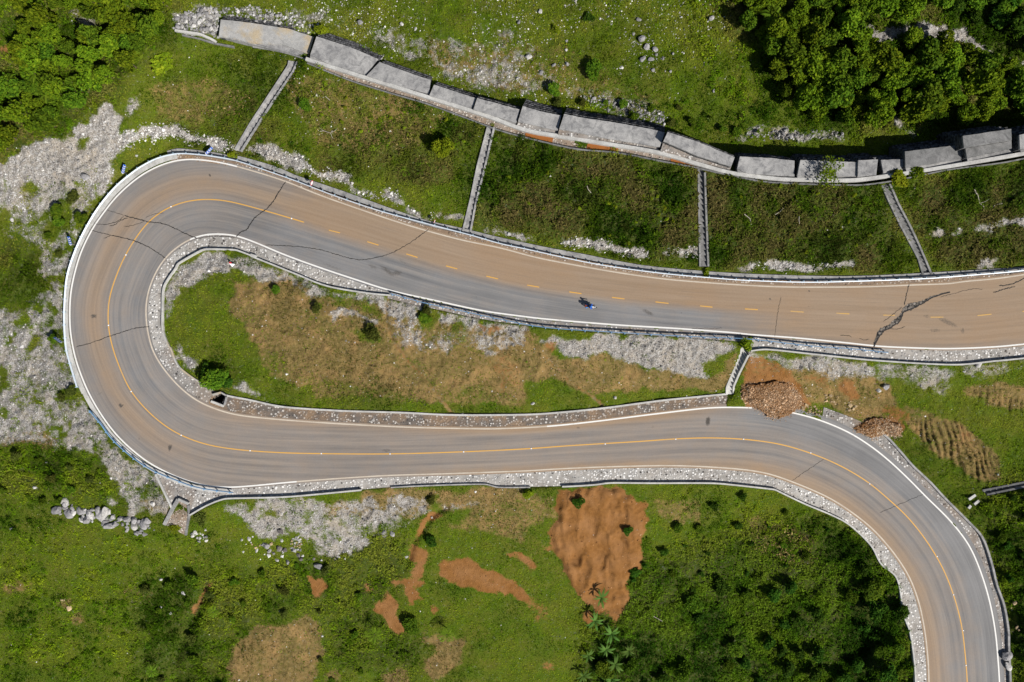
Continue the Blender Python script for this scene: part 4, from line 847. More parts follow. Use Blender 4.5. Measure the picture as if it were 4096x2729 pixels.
# ------------------------------------------------------------------ drain chutes with steps
CL = ['westernmost stepped drain chute, leaning right, at the edge of the brown slope', 'stepped drain chute between the brown slope and the first dark green slope', 'upright dark stepped drain chute in the middle of the green slopes',
      'mossy stepped drain chute slanting down to the right', 'short pale stepped chute between the two roads beside the earth slide', 'short chute at the east edge of the view below the rippled earth']
for ci, ((lw, rw), lab) in enumerate(zip(CHUTES, CL)):
    l, q = dense(lw, 8, False), dense(rw, 8, False); k = max(len(l), len(q)); t = np.linspace(0, 1, k)
    rs = lambda P: np.c_[np.interp(t, np.linspace(0, 1, len(P)), P[:,0]), np.interp(t, np.linspace(0, 1, len(P)), P[:,1])]
    l, q = rs(l), rs(q); mid = (l+q)/2; z = H(mid[:,0], mid[:,1])
    r = root('drain_chute', W(mid[k//2,0], mid[k//2,1], z[k//2]), lab, 'drain chute', 'stepped drain chutes')
    mt = M['conc_light'] if ci == 4 else M['conc'] if ci < 2 else M['conc_dark']
    for side, off in ((l, q), (q, l)):
        th = 3.8; A, B = toward(side, off, -th), toward(side, off, th); zz = z+.20
        a, b = W3(A, zz), W3(B, zz); a0, b0 = a.copy(), b.copy(); a0[:,2] -= 1.7; b0[:,2] -= 1.7
        V, Fq = ribbon_np([a0, a, b, b0]); Fq = np.vstack([up_fix(V, Fq), [[0, k, 2*k, 3*k], [4*k-1, 3*k-1, 2*k-1, k-1]]]); child('side_wall', mesh_np('side_wall', V, Fq, mt), r)
    L = np.linalg.norm(W3(mid[:1], z[:1])-W3(mid[-1:], z[-1:])); n = max(5, int(L/.85))
    for s in range(n):
        u0, u1 = s/n, (s+1)/n; i0, i1 = u0*(k-1), u1*(k-1)
        g = lambda P, u: np.array([np.interp(u, np.arange(k), P[:,0]), np.interp(u, np.arange(k), P[:,1])])
        zt = float(np.interp((i0+i1)/2, np.arange(k), z))-.20
        top = [W(*g(l, i0), zt), W(*g(q, i0), zt), W(*g(q, i1), zt), W(*g(l, i1), zt)]
        child('step', MB().prism(top, [v-Vector((0, 0, 1.0)) for v in top]).mesh('step', mt), r)

# ------------------------------------------------------------------ small concrete works
def free_wall(name, pts, w, zt, depth, mat, label, cat='wall', parent=None):
    p = dense(pts, 8, False); n = normals(p); z = H(p[:,0], p[:,1])+zt
    a, b = W3(p-n*w/2, z), W3(p+n*w/2, z); a0, b0 = a.copy(), b.copy(); a0[:,2] -= depth; b0[:,2] -= depth
    V, Fq = ribbon_np([a0, a, b, b0]); q = len(p); Fq = np.vstack([up_fix(V, Fq), [[0, q, 2*q, 3*q], [4*q-1, 3*q-1, 2*q-1, q-1]]])
    me = mesh_np(name, V, Fq, mat)
    if parent: return child(name, me, parent)
    return tag(obj(name, me), label, cat, None, 'thing')
free_wall('stone_wall', T(1,1495,258,1640,280,1710,290,1790,325,1840,352), 9, .5, 2, M['conc_light'], 'short curved pale wall below the grey stone heap at the west end')
free_wall('stone_wall', T(1,1560,300,1700,330,1850,375,2000,400), 7, .25, 1.5, M['conc_dark'], 'dark low wall running under the tan-stained wall cap')
free_wall('stone_wall', [(1010,186),(1100,200),(1180,222),(1230,240)], 5, .25, 1.2, M['conc'], 'thin grass-edged kerb under the tan-stained wall cap')
free_wall('stone_wall', T(4,1580,630,1690,610,1815,585), 9, .7, 2, M['conc'], 'short grey wall stub among the trees in the upper right thicket')
free_wall('stone_wall', T(9,1330,1215,1400,1360,1470,1505), 8, .25, 1.5, M['conc_light'], 'thin concrete wall edging the cobbled apron on its west side')
r = root('outlet_channel', W(722, 2060, h1(722, 2060)), 'flared concrete outlet channel below the cobbled apron', 'outlet')
free_wall('wing_wall', [(712,1998),(688,2036),(656,2100)], 13, .35, 2, M['conc'], '', parent=r)
free_wall('wing_wall', [(752,2022),(755,2062),(742,2142)], 8, .3, 2, M['conc_dark'], '', parent=r)
free_wall('head_wall', [(712,1998),(752,2016)], 10, .45, 2, M['conc_tan'], '', parent=r)
fl = [(716,2004),(747,2020),(751,2062),(738,2140),(662,2100),(692,2040)]
top = [W(x, y, h1(x, y)+.12) for x, y in fl]
child('outlet_floor', MB().prism(top[::-1], [v-Vector((0, 0, .8)) for v in top[::-1]]).mesh('outlet_floor', M['chan']), r)
zp = float(ZR((880, 1600))[0])
r = root('culvert_inlet', W(875, 1600, zp), 'open square culvert inlet with a concrete beam beside the lower bend', 'culvert')
m = MB(); pp = [W(x, y, zp+.02) for x, y in PIT]
for i in range(len(pp)):
    a, b = pp[i], pp[(i+1) % len(pp)]; dn = Vector((0, 0, 3.2)); m.add([a, b, b-dn, a-dn], [(0, 1, 2, 3), (3, 2, 1, 0)])
m.add([v-Vector((0, 0, 3.0)) for v in pp], [tuple(range(len(pp)))]); child('shaft', m.mesh('shaft', M['pit']), r)
def beam(x0, y0, x1, y1, w, z0, h):
    p = np.array([(x0, y0), (x1, y1)], float); n = normals(p); t = [W(*(p[0]-n[0]*w/2), z0), W(*(p[1]-n[1]*w/2), z0), W(*(p[1]+n[1]*w/2), z0), W(*(p[0]+n[0]*w/2), z0)]
    return MB().prism(t[::-1], [v-Vector((0, 0, h)) for v in t[::-1]])
child('lintel', beam(843, 1606, 893, 1625, 9, zp+.30, .5).mesh('lintel', M['conc_light']), r)
child('head_wall', beam(850, 1580, 884, 1571, 8, zp+.5, .8).mesh('head_wall', M['conc_tan']), r); child('head_wall', beam(884, 1571, 903, 1582, 6, zp+.5, .8).mesh('head_wall', M['conc']), r)
child('side_wall', beam(905, 1588, 896, 1622, 5, zp+.28, .5).mesh('side_wall', M['conc']), r)
for x, y, rz, L, k in [(3888,1989,.6,1.3,'longer fallen concrete slab below the chute at the east edge'), (3907,2009,.75,1.1,'shorter fallen concrete slab in grass below the chute at the east edge'), (3878,2028,.9,.6,'smallest concrete fragment in grass below the chute')]:
    c = W(x, y, gz(x, y)+.18); R = Matrix.Rotation(rz, 3, 'Z')
    o = obj('concrete_slab', MB().box((0,0,0), (L,.42,.22), R).mesh('concrete_slab', M['conc_light']), None, c); tag(o, k, 'slab', 'fallen concrete pieces')
# ------------------------------------------------------------------ ground vegetation: blades and small leaves of the grass cover, pebbles of the gravel
def sample(n, x0=-70, x1=4166, y0=-70, y1=2800):
    return RNG.uniform(x0, x1, n), RNG.uniform(y0, y1, n)
built = (blur(under.astype(np.float32), 1, 1) > .05) | (blur(trough.astype(np.float32), 1, 1) > .3)
for N, S, dz, tiers, mk, lab in WALLS:
    built |= inside(GX, GY, list(N)+list(S)[::-1])
built = built.astype(np.float32)
def hills(px, py, z): return np.stack(world(px, py, z), -1)
def blades(n, size, lift, lean, colfun, dens, tri=True):
    px, py = sample(n)
    d = dens(px, py)
    k = RNG.random(n) < d; px, py = px[k], py[k]; n = len(px)
    z = fine(Z, px, py); P = hills(px, py, z)
    s = size(px, py)*RNG.uniform(.55, 1.45, n)
    az = RNG.uniform(0, 2*np.pi, n); up = RNG.uniform(*lean, n)
    dirv = np.stack([np.cos(az)*np.cos(up), np.sin(az)*np.cos(up), np.sin(up)], -1)
    side = np.stack([-np.sin(az), np.cos(az), RNG.uniform(-.5, .5, n)], -1)
    P = P+np.stack([0*px, 0*px, lift(px, py)*RNG.random(n)], -1)
    a = P-side*(s*.23)[:, None]; b = P+side*(s*.23)[:, None]; c = P+dirv*s[:, None]
    col = colfun(px, py); V = np.stack([a, b, c], 1).reshape(-1, 3); C = np.repeat(col, 3, 0)
    return V, np.arange(3*n).reshape(n, 3), C
def pal(px, py, keys, amp=1.0):
    """blend along a list of colours with a patchy noise, plus a shift for every blade"""
    t = np.clip(.5+(fbm(px, py, 130, 1, 5)-.5)*3.2*amp+(RNG.random(len(px))-.5)*.75, 0, .999)*(len(keys)-1)
    i = t.astype(int); f = (t-i)[:, None]; k = np.array(keys)
    c = k[i]*(1-f)+k[i+1]*f
    return np.c_[c*RNG.uniform(.45, 1.5, len(px))[:, None], np.ones(len(px))]
lu = lambda px, py: fine(lush, px, py)
gv = lambda px, py: fine(gravel, px, py)
dr = lambda px, py: fine(dry, px, py)
sl = lambda px, py: fine(soil, px, py)
bt = lambda px, py: fine(built, px, py)
OLIVE = [(.055,.085,.003),(.105,.155,.004),(.165,.215,.008),(.21,.21,.030)]
GREEN = [(.030,.070,.003),(.075,.150,.004),(.130,.220,.006),(.19,.25,.010)]
DARK = [(.018,.045,.003),(.045,.095,.005),(.085,.145,.007),(.095,.090,.022),(.13,.11,.04)]
DEEP = [(.010,.036,.003),(.028,.080,.004),(.062,.135,.006),(.09,.165,.008)]
STRAW = [(.10,.080,.02),(.20,.145,.05),(.31,.225,.095),(.10,.12,.012)]
field = cover([(1, T(2,-300,500,300,600,500,560,900,700,1500,900,2000,1070,2354,1150,2354,1562,1900,1562,-300,1562,-700,1200,-500,900)), (1, T(7,-20,-300,1690,20,1690,780,1200,720,600,660,-20,560)), (1, T(8,-1200,50,1100,100,1450,900,0,900,-1200,800)), (1, T(8,1250,200,2700,-100,2700,880,1600,880)), (.8, T(1,1300,520,2354,420,2354,760,2000,1200,1300,1080,1150,800))])
def grass_color(px, py):
    L = (lu(px, py)*(1-.55*sstep(1600, 2000, py)))[:, None]; D_ = np.clip(dr(px, py), 0, 1); fl = fine(field, px, py)
    g = pal(px, py, OLIVE); g2 = pal(px, py, GREEN); n = sstep(.42, .6, fbm(px, py, 260, 3, 3))[:, None]
    low = sstep(1300, 1900, py)[:, None]*.75
    c = g*(1-np.maximum(n*.6, low))+g2*np.maximum(n*.6, low)
    c = c*(1-.85*L)+pal(px, py, DARK)*.85*L
    dp = (lu(px, py)*sstep(2050, 2350, py)*sstep(2200, 2450, px))[:, None]; c = c*(1-.75*dp)+pal(px, py, DEEP)*.75*dp
    c = c*(1-.28*fl[:, None]); br = (fl*sstep(.50, .68, fbm(px, py, 150, 4, 4))*(.35+.65*sstep(2300, 1500, px)))[:, None]
    c = c*(1-.7*br)+pal(px, py, [(.045,.032,.012),(.095,.068,.028),(.155,.11,.045)])*.7*br
    k = (RNG.random(len(px)) < D_*.9)[:, None]
    return np.where(k, pal(px, py, STRAW), c)
def tuft(px, py): return fbm(px, py, 42, 5, 3)
def dens_grass(px, py):
    g = gv(px, py)+(fbm(px, py, 46, 2, 4)-.5)*2.0
    d = (1-sstep(.28, .62, g))*(1-sstep(.2, .6, sl(px, py)+(tuft(px, py)-.5)*.8))*(1-bt(px, py))
    return d*(.45+.55*sstep(.3, .6, tuft(px, py)))*(1-.45*dr(px, py))*(1-fine(paths, px, py))
def add_stuff(name, parts, mat, label):
    Vs, Fs, Cs, b = [], [], [], 0
    for V, Fc, C in parts: Vs.append(V); Fs.append(Fc+b); Cs.append(C); b += len(V)
    o = obj(name, mesh_np(name, np.vstack(Vs), np.vstack(Fs), mat, {'tintc': np.vstack(Cs)})); tag(o, label, None, None, 'stuff')
add_stuff('grass', [
   blades(780000, lambda x, y: .20+.14*lu(x, y)+.05*fine(field, x, y), lambda x, y: .06+.30*lu(x, y)*sstep(.35, .65, tuft(x, y)), (.0, .75), grass_color, dens_grass),
   blades(330000, lambda x, y: .30+.10*lu(x, y), lambda x, y: .15+.5*lu(x, y), (.1, .9), grass_color, lambda x, y: dens_grass(x, y)*np.clip(.12+1.1*lu(x, y), 0, 1)*sstep(.42, .60, tuft(x, y)))],
   M['grass'], 'green and straw coloured grass covering the slopes on both sides of the road')
# pebbles: five-point stones
def pebbles(n, size, colfun, dens):
    px, py = sample(n); k = RNG.random(n) < dens(px, py); px, py = px[k], py[k]; n = len(px)
    P = hills(px, py, fine(Z, px, py)); s = size*np.exp(RNG.normal(0, .42, n))
    az = RNG.uniform(0, 6.28, n); V = np.empty((n, 5, 3))
    for i in range(4):
        r = s*RNG.uniform(.35, .62, n); V[:, i] = P+np.stack([np.cos(az+i*1.571)*r, np.sin(az+i*1.571)*r, -.02+0*r], -1)
    V[:, 4] = P+np.stack([s*RNG.uniform(-.15, .15, n), s*RNG.uniform(-.15, .15, n), s*RNG.uniform(.25, .5, n)], -1)
    b = np.arange(n)[:, None]*5; Fc = np.concatenate([b+np.array([[i, (i+1) % 4, 4]]) for i in range(4)])
    return V.reshape(-1, 3), Fc, np.repeat(colfun(px, py), 5, 0)
GREY = [(.15,.145,.14),(.26,.25,.245),(.38,.37,.36),(.54,.53,.52)]
WHITE = [(.40,.38,.36),(.58,.56,.53),(.74,.73,.70)]
rub = cover([(1, T(2,-40,1240,200,1260,500,1370,550,1450,750,1460,880,1530,860,1562,650,1562,450,1480,200,1370,-40,1310)), (1, T(6,430,0,760,70,880,110,870,180,1120,260,1220,240,1350,340,1550,430,1640,450,1500,450,1300,360,1000,280,650,110,500,60)), (1, T(1,1000,1150,1270,1080,1400,1060,1650,1110,1900,1150,2010,1230,1980,1290,1600,1180,1300,1200,1060,1290)),
   (1, T(7,500,650,1280,690,1290,790,1000,745,600,705)), (1, T(7,1430,700,1690,760,1690,830,1400,745)), (.8, T(8,0,860,600,820,950,880,640,890,0,910))])
add_stuff('gravel', [
   pebbles(300000, .17, lambda x, y: pal(x, y, GREY, .7), lambda x, y: sstep(.3, .7, gv(x, y)+(fbm(x, y, 46, 2, 4)-.5)*1.2)*(1-bt(x, y))*(1-sl(x, y))*.62),
   pebbles(260000, .24, lambda x, y: pal(x, y, WHITE, .5), lambda x, y: fine(rub, x, y)*(1-bt(x, y))),
   pebbles(200000, .16, lambda x, y: pal(x, y, WHITE, .5), lambda x, y: (.08*sstep(.25, .5, gv(x, y))+.03*sstep(.3, .6, dr(x, y))+.42*sstep(700, 250, y)*sstep(1000, 1300, x)*sstep(3100, 2500, x)*sstep(.45, .62, fbm(x, y, 200, 0, 3))+.006)*(1-bt(x, y))*(1-.8*lu(x, y))),
   pebbles(110000, .14, lambda x, y: pal(x, y, [(.20,.09,.03),(.32,.16,.06),(.42,.24,.11),(.50,.36,.22)], .7), lambda x, y: .40*sstep(.4, .8, sl(x, y))*(1-bt(x, y)))],
   M['grass'], 'pale gravel and small loose stones strewn over the bare ground')

heap = cover([(1, T(1,1490,140,1700,85,1870,95,1870,320,1780,285,1500,245)), (.8, T(1,1890,70,2354,85,2354,190,2000,150,1890,120)), (.8, T(2,0,90,330,140,560,240,300,215,0,170)), (.7, T(3,700,810,1150,890,1400,960,1440,1080,1000,960,760,890)), (.9, T(14,350,350,420,320,450,360,430,415,370,415)), (.6, T(4,-60,1110,800,1130,840,1180,0,1180))], 1, True)
rowm = cover([(1, T(13,500,30,600,10,660,110,900,125,1100,160,1300,170,1310,270,1200,310,1000,235,800,175,580,150)), (.35, T(13,1640,240,1780,250,1780,370,1640,340)), (.25, T(13,2060,290,2354,400,2354,490,2080,430)), (.3, T(14,30,330,400,380,620,480,600,560,400,520,150,480,0,440))], 1, True)
tanr = cover([(1, T(12,430,600,560,630,760,740,900,830,860,850,700,760,500,670,410,640)), (.9, T(12,480,470,540,480,540,560,480,540)), (.8, T(12,600,540,790,560,770,620,650,600)), (.8, T(12,820,610,900,590,930,660,850,670))], 1, True)
add_stuff('rubble', [pebbles(60000, .62, lambda x, y: pal(x, y, [(.17,.17,.175),(.29,.285,.29),(.42,.41,.41),(.58,.57,.56)], .5), lambda x, y: fine(rowm, x, y)*.5),
   pebbles(420000, .30, lambda x, y: pal(x, y, [(.16,.155,.155),(.28,.275,.27),(.40,.39,.385),(.58,.57,.56)], .5), lambda x, y: fine(heap, x, y)*(1-bt(x, y))*.8),
   pebbles(300000, .24, lambda x, y: pal(x, y, [(.26,.17,.09),(.42,.30,.17),(.56,.44,.30)], .5), lambda x, y: fine(tanr, x, y)*.9)], M['grass'], 'small grey and tan stones heaped beside the wall and the earth slide')

# ------------------------------------------------------------------ shrubs, trees, ferns
def lumps(n, rad, leaf, nl, colfun, dens):
    """low leafy clumps of undergrowth"""
    px, py = sample(n); k = RNG.random(n) < dens(px, py); px, py = px[k], py[k]; n = len(px)
    P = hills(px, py, fine(Z, px, py)); r = rad*RNG.uniform(.5, 1.5, n); c = colfun(px, py)
    i = np.repeat(np.arange(n), nl); m = len(i); d = RNG.normal(0, 1, (m, 3)); d /= np.linalg.norm(d, axis=1)[:, None]; d[:, 2] = np.abs(d[:, 2])
    p = P[i]+d*r[i][:, None]*RNG.uniform(.55, 1.05, m)[:, None]*np.array([1, 1, .9])
    nr = d*.6+np.array([0, 0, .7])+RNG.normal(0, .5, (m, 3)); nr /= np.linalg.norm(nr, axis=1)[:, None]
    a = np.cross(nr, RNG.normal(0, 1, (m, 3))); a /= np.linalg.norm(a, axis=1)[:, None]; b = np.cross(nr, a); s = leaf*RNG.uniform(.6, 1.5, m)[:, None]
    V = np.stack([p-a*s*.6-b*s*.25, p-a*s*.6+b*s*.25, p+a*s*.8], 1).reshape(-1, 3)
    col = c[i]*np.c_[np.repeat(RNG.uniform(.7, 1.35, m)[:, None], 3, 1), np.ones(m)]
    return V, np.arange(3*m).reshape(m, 3), np.repeat(col, 3, 0)
thick = blur(cover([(1, [(2380,2500),(2600,2380),(2900,2320),(3130,2310),(3300,2230),(3480,2210),(3590,2340),(3640,2560),(3660,2760),(2330,2760),(2290,2600)]), (.4, [(60,-20),(720,-20),(640,150),(570,260),(500,330),(430,420),(330,520),(200,560),(60,640),(-60,640),(-60,-20)]), (.4, [(2860,-40),(2930,105),(3064,244),(3133,418),(3230,480),(3395,530),(3850,540),(4180,500),(4180,-60)]),
   (.75, [(560,2330),(800,2260),(1000,2300),(1000,2420),(930,2760),(560,2760)]), (.8, [(3960,1990),(4180,1950),(4180,2780),(4075,2780),(4040,2400)]), (.5, [(2750,-40),(2960,-40),(3150,420),(3300,540),(2950,520),(2800,200)]), (.7, [(0,1800),(380,1800),(430,1960),(380,2010),(0,2030)]), (.45, [(1010,2240),(1500,2260),(1560,2400),(1480,2760),(1290,2760),(1280,2480),(1000,2420)]), (.4, [(2480,2300),(2700,1990),(3000,1985),(3380,2140),(3450,2220),(3100,2320),(2700,2400)]), (.6, [(0,2050),(900,2150),(600,2760),(0,2760)]),
   (.8, T(7,-20,-250,1690,60,1690,780,1200,700,600,640,-20,560)), (.9, T(8,-1200,80,1100,110,1450,880,0,880,-1200,780)), (.9, T(8,1250,200,2700,-60,2700,860,1600,860)), (.5, T(2,-300,500,300,600,900,700,2000,1070,2000,1562,-300,1400)), (.6, [(2150,430),(2600,480),(3000,560),(3080,540),(3000,470),(2700,420),(2350,380)])]), 4, 2)
def under_col(px, py):
    c = pal(px, py, GREEN); d = pal(px, py, DARK[:3]); k = (.12+.75*lu(px, py)*(1-.6*sstep(1600, 2000, py))*(1-.45*sstep(560, 420, py)))[:, None]
    fl = fine(field, px, py)[:, None]*.5
    c = (c*(1-k)+d*k)*(1-fl)+pal(px, py, DARK)*fl
    dp = (lu(px, py)*sstep(2050, 2350, py)*sstep(2200, 2450, px))[:, None]; return c*(1-.75*dp)+pal(px, py, DEEP)*.75*dp
add_stuff('undergrowth', [lumps(52000, .42, .19, 16, under_col, lambda x, y: fine(thick, x, y)*(1-sstep(.2, .5, gv(x, y)))*(1-sstep(.2, .5, sl(x, y)))*(1-bt(x, y))*sstep(.40, .58, fbm(x, y, 70, 3, 4))*1.0),
   lumps(15000, .75, .22, 46, under_col, lambda x, y: fine(thick, x, y)*(1-sstep(.2, .45, gv(x, y)))*(1-sstep(.2, .45, sl(x, y)))*(1-bt(x, y))*(1-.75*fine(field, x, y))*sstep(.47, .60, fbm(x, y, 110, 0, 4))),
   lumps(26000, .26, .16, 9, under_col, lambda x, y: (.05+.35*fine(thick, x, y))*(1-sstep(.3, .6, gv(x, y)))*(1-sstep(.2, .5, sl(x, y)))*(1-bt(x, y)))], M['grass'], 'leafy low undergrowth between the shrubs and on the steep slopes')
def leaf_cloud(name, n, R, hgt, leaf, mat, seed, lobes=7, flatn=.55, low=.25):
    g = np.random.default_rng(seed)
    lc = g.normal(0, 1, (lobes, 3)); lc /= np.linalg.norm(lc, axis=1)[:, None]; lc *= (g.uniform(.25, .75, lobes))[:, None]
    lr = g.uniform(.28, .52, lobes); lt = g.uniform(-.22, .22, lobes)
    w = lr**2; i = g.choice(lobes, n, p=w/w.sum())
    d = g.normal(0, 1, (n, 3)); d /= np.linalg.norm(d, axis=1)[:, None]
    p = lc[i]+d*(lr[i]*g.uniform(.6, 1.08, n)**.7)[:, None]
    p = p[p[:, 2] > -.75]; i = i[:len(p)]; n = len(p); d = d[:n]
    p = p*np.array([R, R, hgt/2])+np.array([0, 0, low+hgt/2])
    nr = d*flatn+np.array([0, 0, .75])+g.normal(0, .5, (n, 3)); nr /= np.linalg.norm(nr, axis=1)[:, None]
    a = np.cross(nr, g.normal(0, 1, (n, 3))); a /= np.linalg.norm(a, axis=1)[:, None]; b = np.cross(nr, a)
    s = leaf*g.uniform(.6, 1.4, n)[:, None]
    V = np.stack([p-a*s*.6, p+b*s*.34-nr*s*.1, p+a*s*.6, p-b*s*.34-nr*s*.1], 1).reshape(-1, 3)
    t = np.clip(.45+lt[i]+g.normal(0, .22, n), 0, 1)
    return mesh_np(name, V, np.arange(4*n).reshape(n, 4), mat, None, {'tint': np.repeat(t, 4)})
def trunk_mesh(h, R, seed, r=.05):
    g = random.Random(seed); m = MB(); m.tube([(0,0,-.3), (g.uniform(-.05,.05), g.uniform(-.05,.05), h*.3), (g.uniform(-.1,.1), g.uniform(-.1,.1), h*.65)], [r*1.5, r*1.1, r*.6], 6)
    for k in range(6):
        a = k*1.05+g.random(); e = g.uniform(.45, .75); m.tube([(0,0,h*g.uniform(.1,.4)), (math.cos(a)*R*.3, math.sin(a)*R*.3, h*.5), (math.cos(a)*R*e, math.sin(a)*R*e, h*g.uniform(.6,.85))], [r*.7, r*.45, r*.15], 5)
    return m.mesh('trunk', M['bark'])
def kinds(base, mats, n, leaf, H_, seed, lobes):
    return [(leaf_cloud('crown', n, 1.0, H_, leaf, M[mats[k % len(mats)]], seed+k, lobes+k % 3), trunk_mesh(H_, .9, seed+k)) for k in range(base)]
SH_T = kinds(7, ['leaf_a', 'leaf_a', 'leaf_b'], 1500, .19, 1.7, 10, 9)
SH_D = kinds(6, ['leaf_c', 'leaf_b', 'leaf_c'], 1300, .19, 1.3, 40, 9)
SH_M = kinds(5, ['leaf_b', 'leaf_o', 'leaf_b'], 900, .20, 1.2, 70, 7)
SH_Y = kinds(3, ['leaf_y'], 600, .20, 1.2, 90, 6)
def plant(name, kind, px, py, rad, label, cat, group=None, tall=1.0):
    z = gz(px, py); o = root(name, W(px, py, z), label, cat, group, RNG.uniform(0, 6.28)); o.scale = (rad*RNG.uniform(.9, 1.15), rad*RNG.uniform(.9, 1.15), rad*tall*RNG.uniform(.85, 1.15))
    obj('crown', kind[0], o); obj('trunk', kind[1], o); return o
def scatter_px(poly, n, mind, avoid=None):
    p = np.array(poly, float); out = []; tries = 0
    while len(out) < n and tries < n*40:
        tries += 1; x = RNG.uniform(p[:,0].min(), p[:,0].max()); y = RNG.uniform(p[:,1].min(), p[:,1].max())
        if not inside(np.array([x]), np.array([y]), poly)[0] or bt(np.array([x]), np.array([y]))[0] > .1: continue
        if avoid is not None and avoid(x, y): continue
        if any((x-a)**2+(y-b)**2 < mind*mind for a, b in out): continue
        out.append((x, y))
    return out
one = lambda f, x, y: float(f(np.array([x], float), np.array([y], float))[0])
bare = lambda x, y: max(one(gv, x+a, y+b) for a, b in ((0,0),(28,0),(-28,0),(0,34),(0,-28))) > .35 or one(sl, x, y) > .4
# thicket in the upper left corner
TL = [(60,-20),(720,-20),(640,150),(570,260),(500,330),(430,420),(330,500),(200,540),(60,600),(-20,600),(-20,420),(120,330),(60,200)]
for i, (x, y) in enumerate(scatter_px(TL, 62, 44, bare)):
    plant('bush', SH_T[i % 7], x, y, RNG.uniform(1.1, 2.1), 'bushy bright green shrub in the dense thicket of the upper left corner', 'bush', 'shrubs of the upper left thicket', 1.3)
TR = [(2860,-20),(2930,105),(3064,244),(3133,418),(3230,470),(3395,500),(3560,500),(3700,420),(3800,480),(4100,440),(4116,250),(3860,225),(3620,160),(3440,190),(3420,100),(3600,80),(3640,-20)]
for i, (x, y) in enumerate(scatter_px(TR, 96, 46, bare)):
    plant('bush', SH_T[i % 7], x, y, RNG.uniform(1.0, 2.1), 'bushy green shrub in the dense thicket of the upper right, between grass and track', 'bush', 'shrubs of the upper right thicket', 1.25)
for i, (x, y) in enumerate(scatter_px([(3700,-20),(4116,-20),(4116,200),(3900,100),(3760,85)], 12, 60, bare)):
    plant('bush', SH_D[i % 6], x, y, RNG.uniform(1.2, 2.1), 'dark green shrub above the sandy track in the far upper right corner', 'bush', 'shrubs above the sandy track')
BR = [(2380,2540),(2600,2420),(2900,2330),(3130,2320),(3300,2240),(3480,2230),(3590,2340),(3605,2460),(3630,2560),(3650,2750),(2350,2750),(2300,2650)]
for i, (x, y) in enumerate(scatter_px(BR, 36, 60, None)):
    plant('bush', SH_D[i % 6], x, y, RNG.uniform(.9, 1.7), 'low dark green shrub in the thicket inside the lower right bend', 'bush', 'shrubs inside the lower right bend')
for i, (x, y) in enumerate(scatter_px([(2480,2300),(2700,1990),(3000,1985),(3200,2060),(3380,2140),(3450,2220),(3100,2320),(2700,2400)], 22, 70, bare)):
    plant('bush', SH_D[i % 6], x, y, RNG.uniform(.4, .85), 'small dark grass-like clump on the green slope beside the orange slide', 'bush', 'clumps beside the orange slide')
for i, (x, y) in enumerate(scatter_px([(560,2330),(800,2260),(1000,2300),(1000,2420),(930,2750),(560,2750)], 14, 70, bare)):
    plant('bush', SH_M[i % 5], x, y, RNG.uniform(.6, 1.2), 'mid green shrub beside the dark gully at the bottom, west of the brown patch', 'bush', 'shrubs beside the bottom gully')
for i, (x, y) in enumerate(scatter_px([(1010,2240),(1500,2260),(1560,2400),(1480,2750),(1290,2750),(1280,2480),(1000,2420)], 12, 80, bare)):
    plant('bush', SH_M[i % 5], x, y, RNG.uniform(.45, .95), 'small green shrub on the slope between the brown patches below the lower road', 'bush', 'shrubs between the brown patches')
for i, (x, y) in enumerate(scatter_px([(3960,1990),(4116,1950),(4116,2750),(4075,2750),(4040,2400)], 12, 40, None)):
    plant('bush', SH_D[i % 6], x, y, RNG.uniform(.5, 1.0), 'dark shrub on the slope east of the lower right bend', 'bush', 'shrubs east of the bend')
for i, (x, y) in enumerate(scatter_px([(0,1800),(380,1800),(420,1950),(380,2000),(0,2020)], 10, 60, bare)):
    plant('bush', SH_M[i % 5], x, y, RNG.uniform(.5, 1.0), 'low green shrub in the patch below the gravel on the west side', 'bush', 'shrubs below the western gravel')
for i, (x, y) in enumerate(scatter_px([(2150,430),(2600,480),(2900,540),(3080,540),(3000,470),(2700,430),(2350,390)], 14, 60, None)):
    plant('bush', SH_M[i % 5], x, y, RNG.uniform(.35, .9), 'small green bush along the north foot of the stepped wall', 'bush', 'bushes north of the stepped wall')
for poly, n, lab, gr in [(T(2,520,600,1000,780,1900,1100,1850,1300,1000,1200,600,1000), 22, 'tiny yellow-green plant on the brown slope under the long wall caps', 'bright plants on the brown slope'),
                         (T(7,0,-250,1690,60,1690,560,0,400), 30, 'tiny yellow-green plant on the dark slope in the middle', 'bright plants on the middle slope'), (T(8,-1200,80,1080,140,1400,800,-1200,700), 34, 'tiny yellow-green plant on the dark slopes of the east', 'bright plants on the east slopes')]:
    for i, (x, y) in enumerate(scatter_px(poly, n, 26, None)):
        plant('small_plant', SH_Y[i % 3], x, y, RNG.uniform(.18, .42), lab, 'plant', gr)
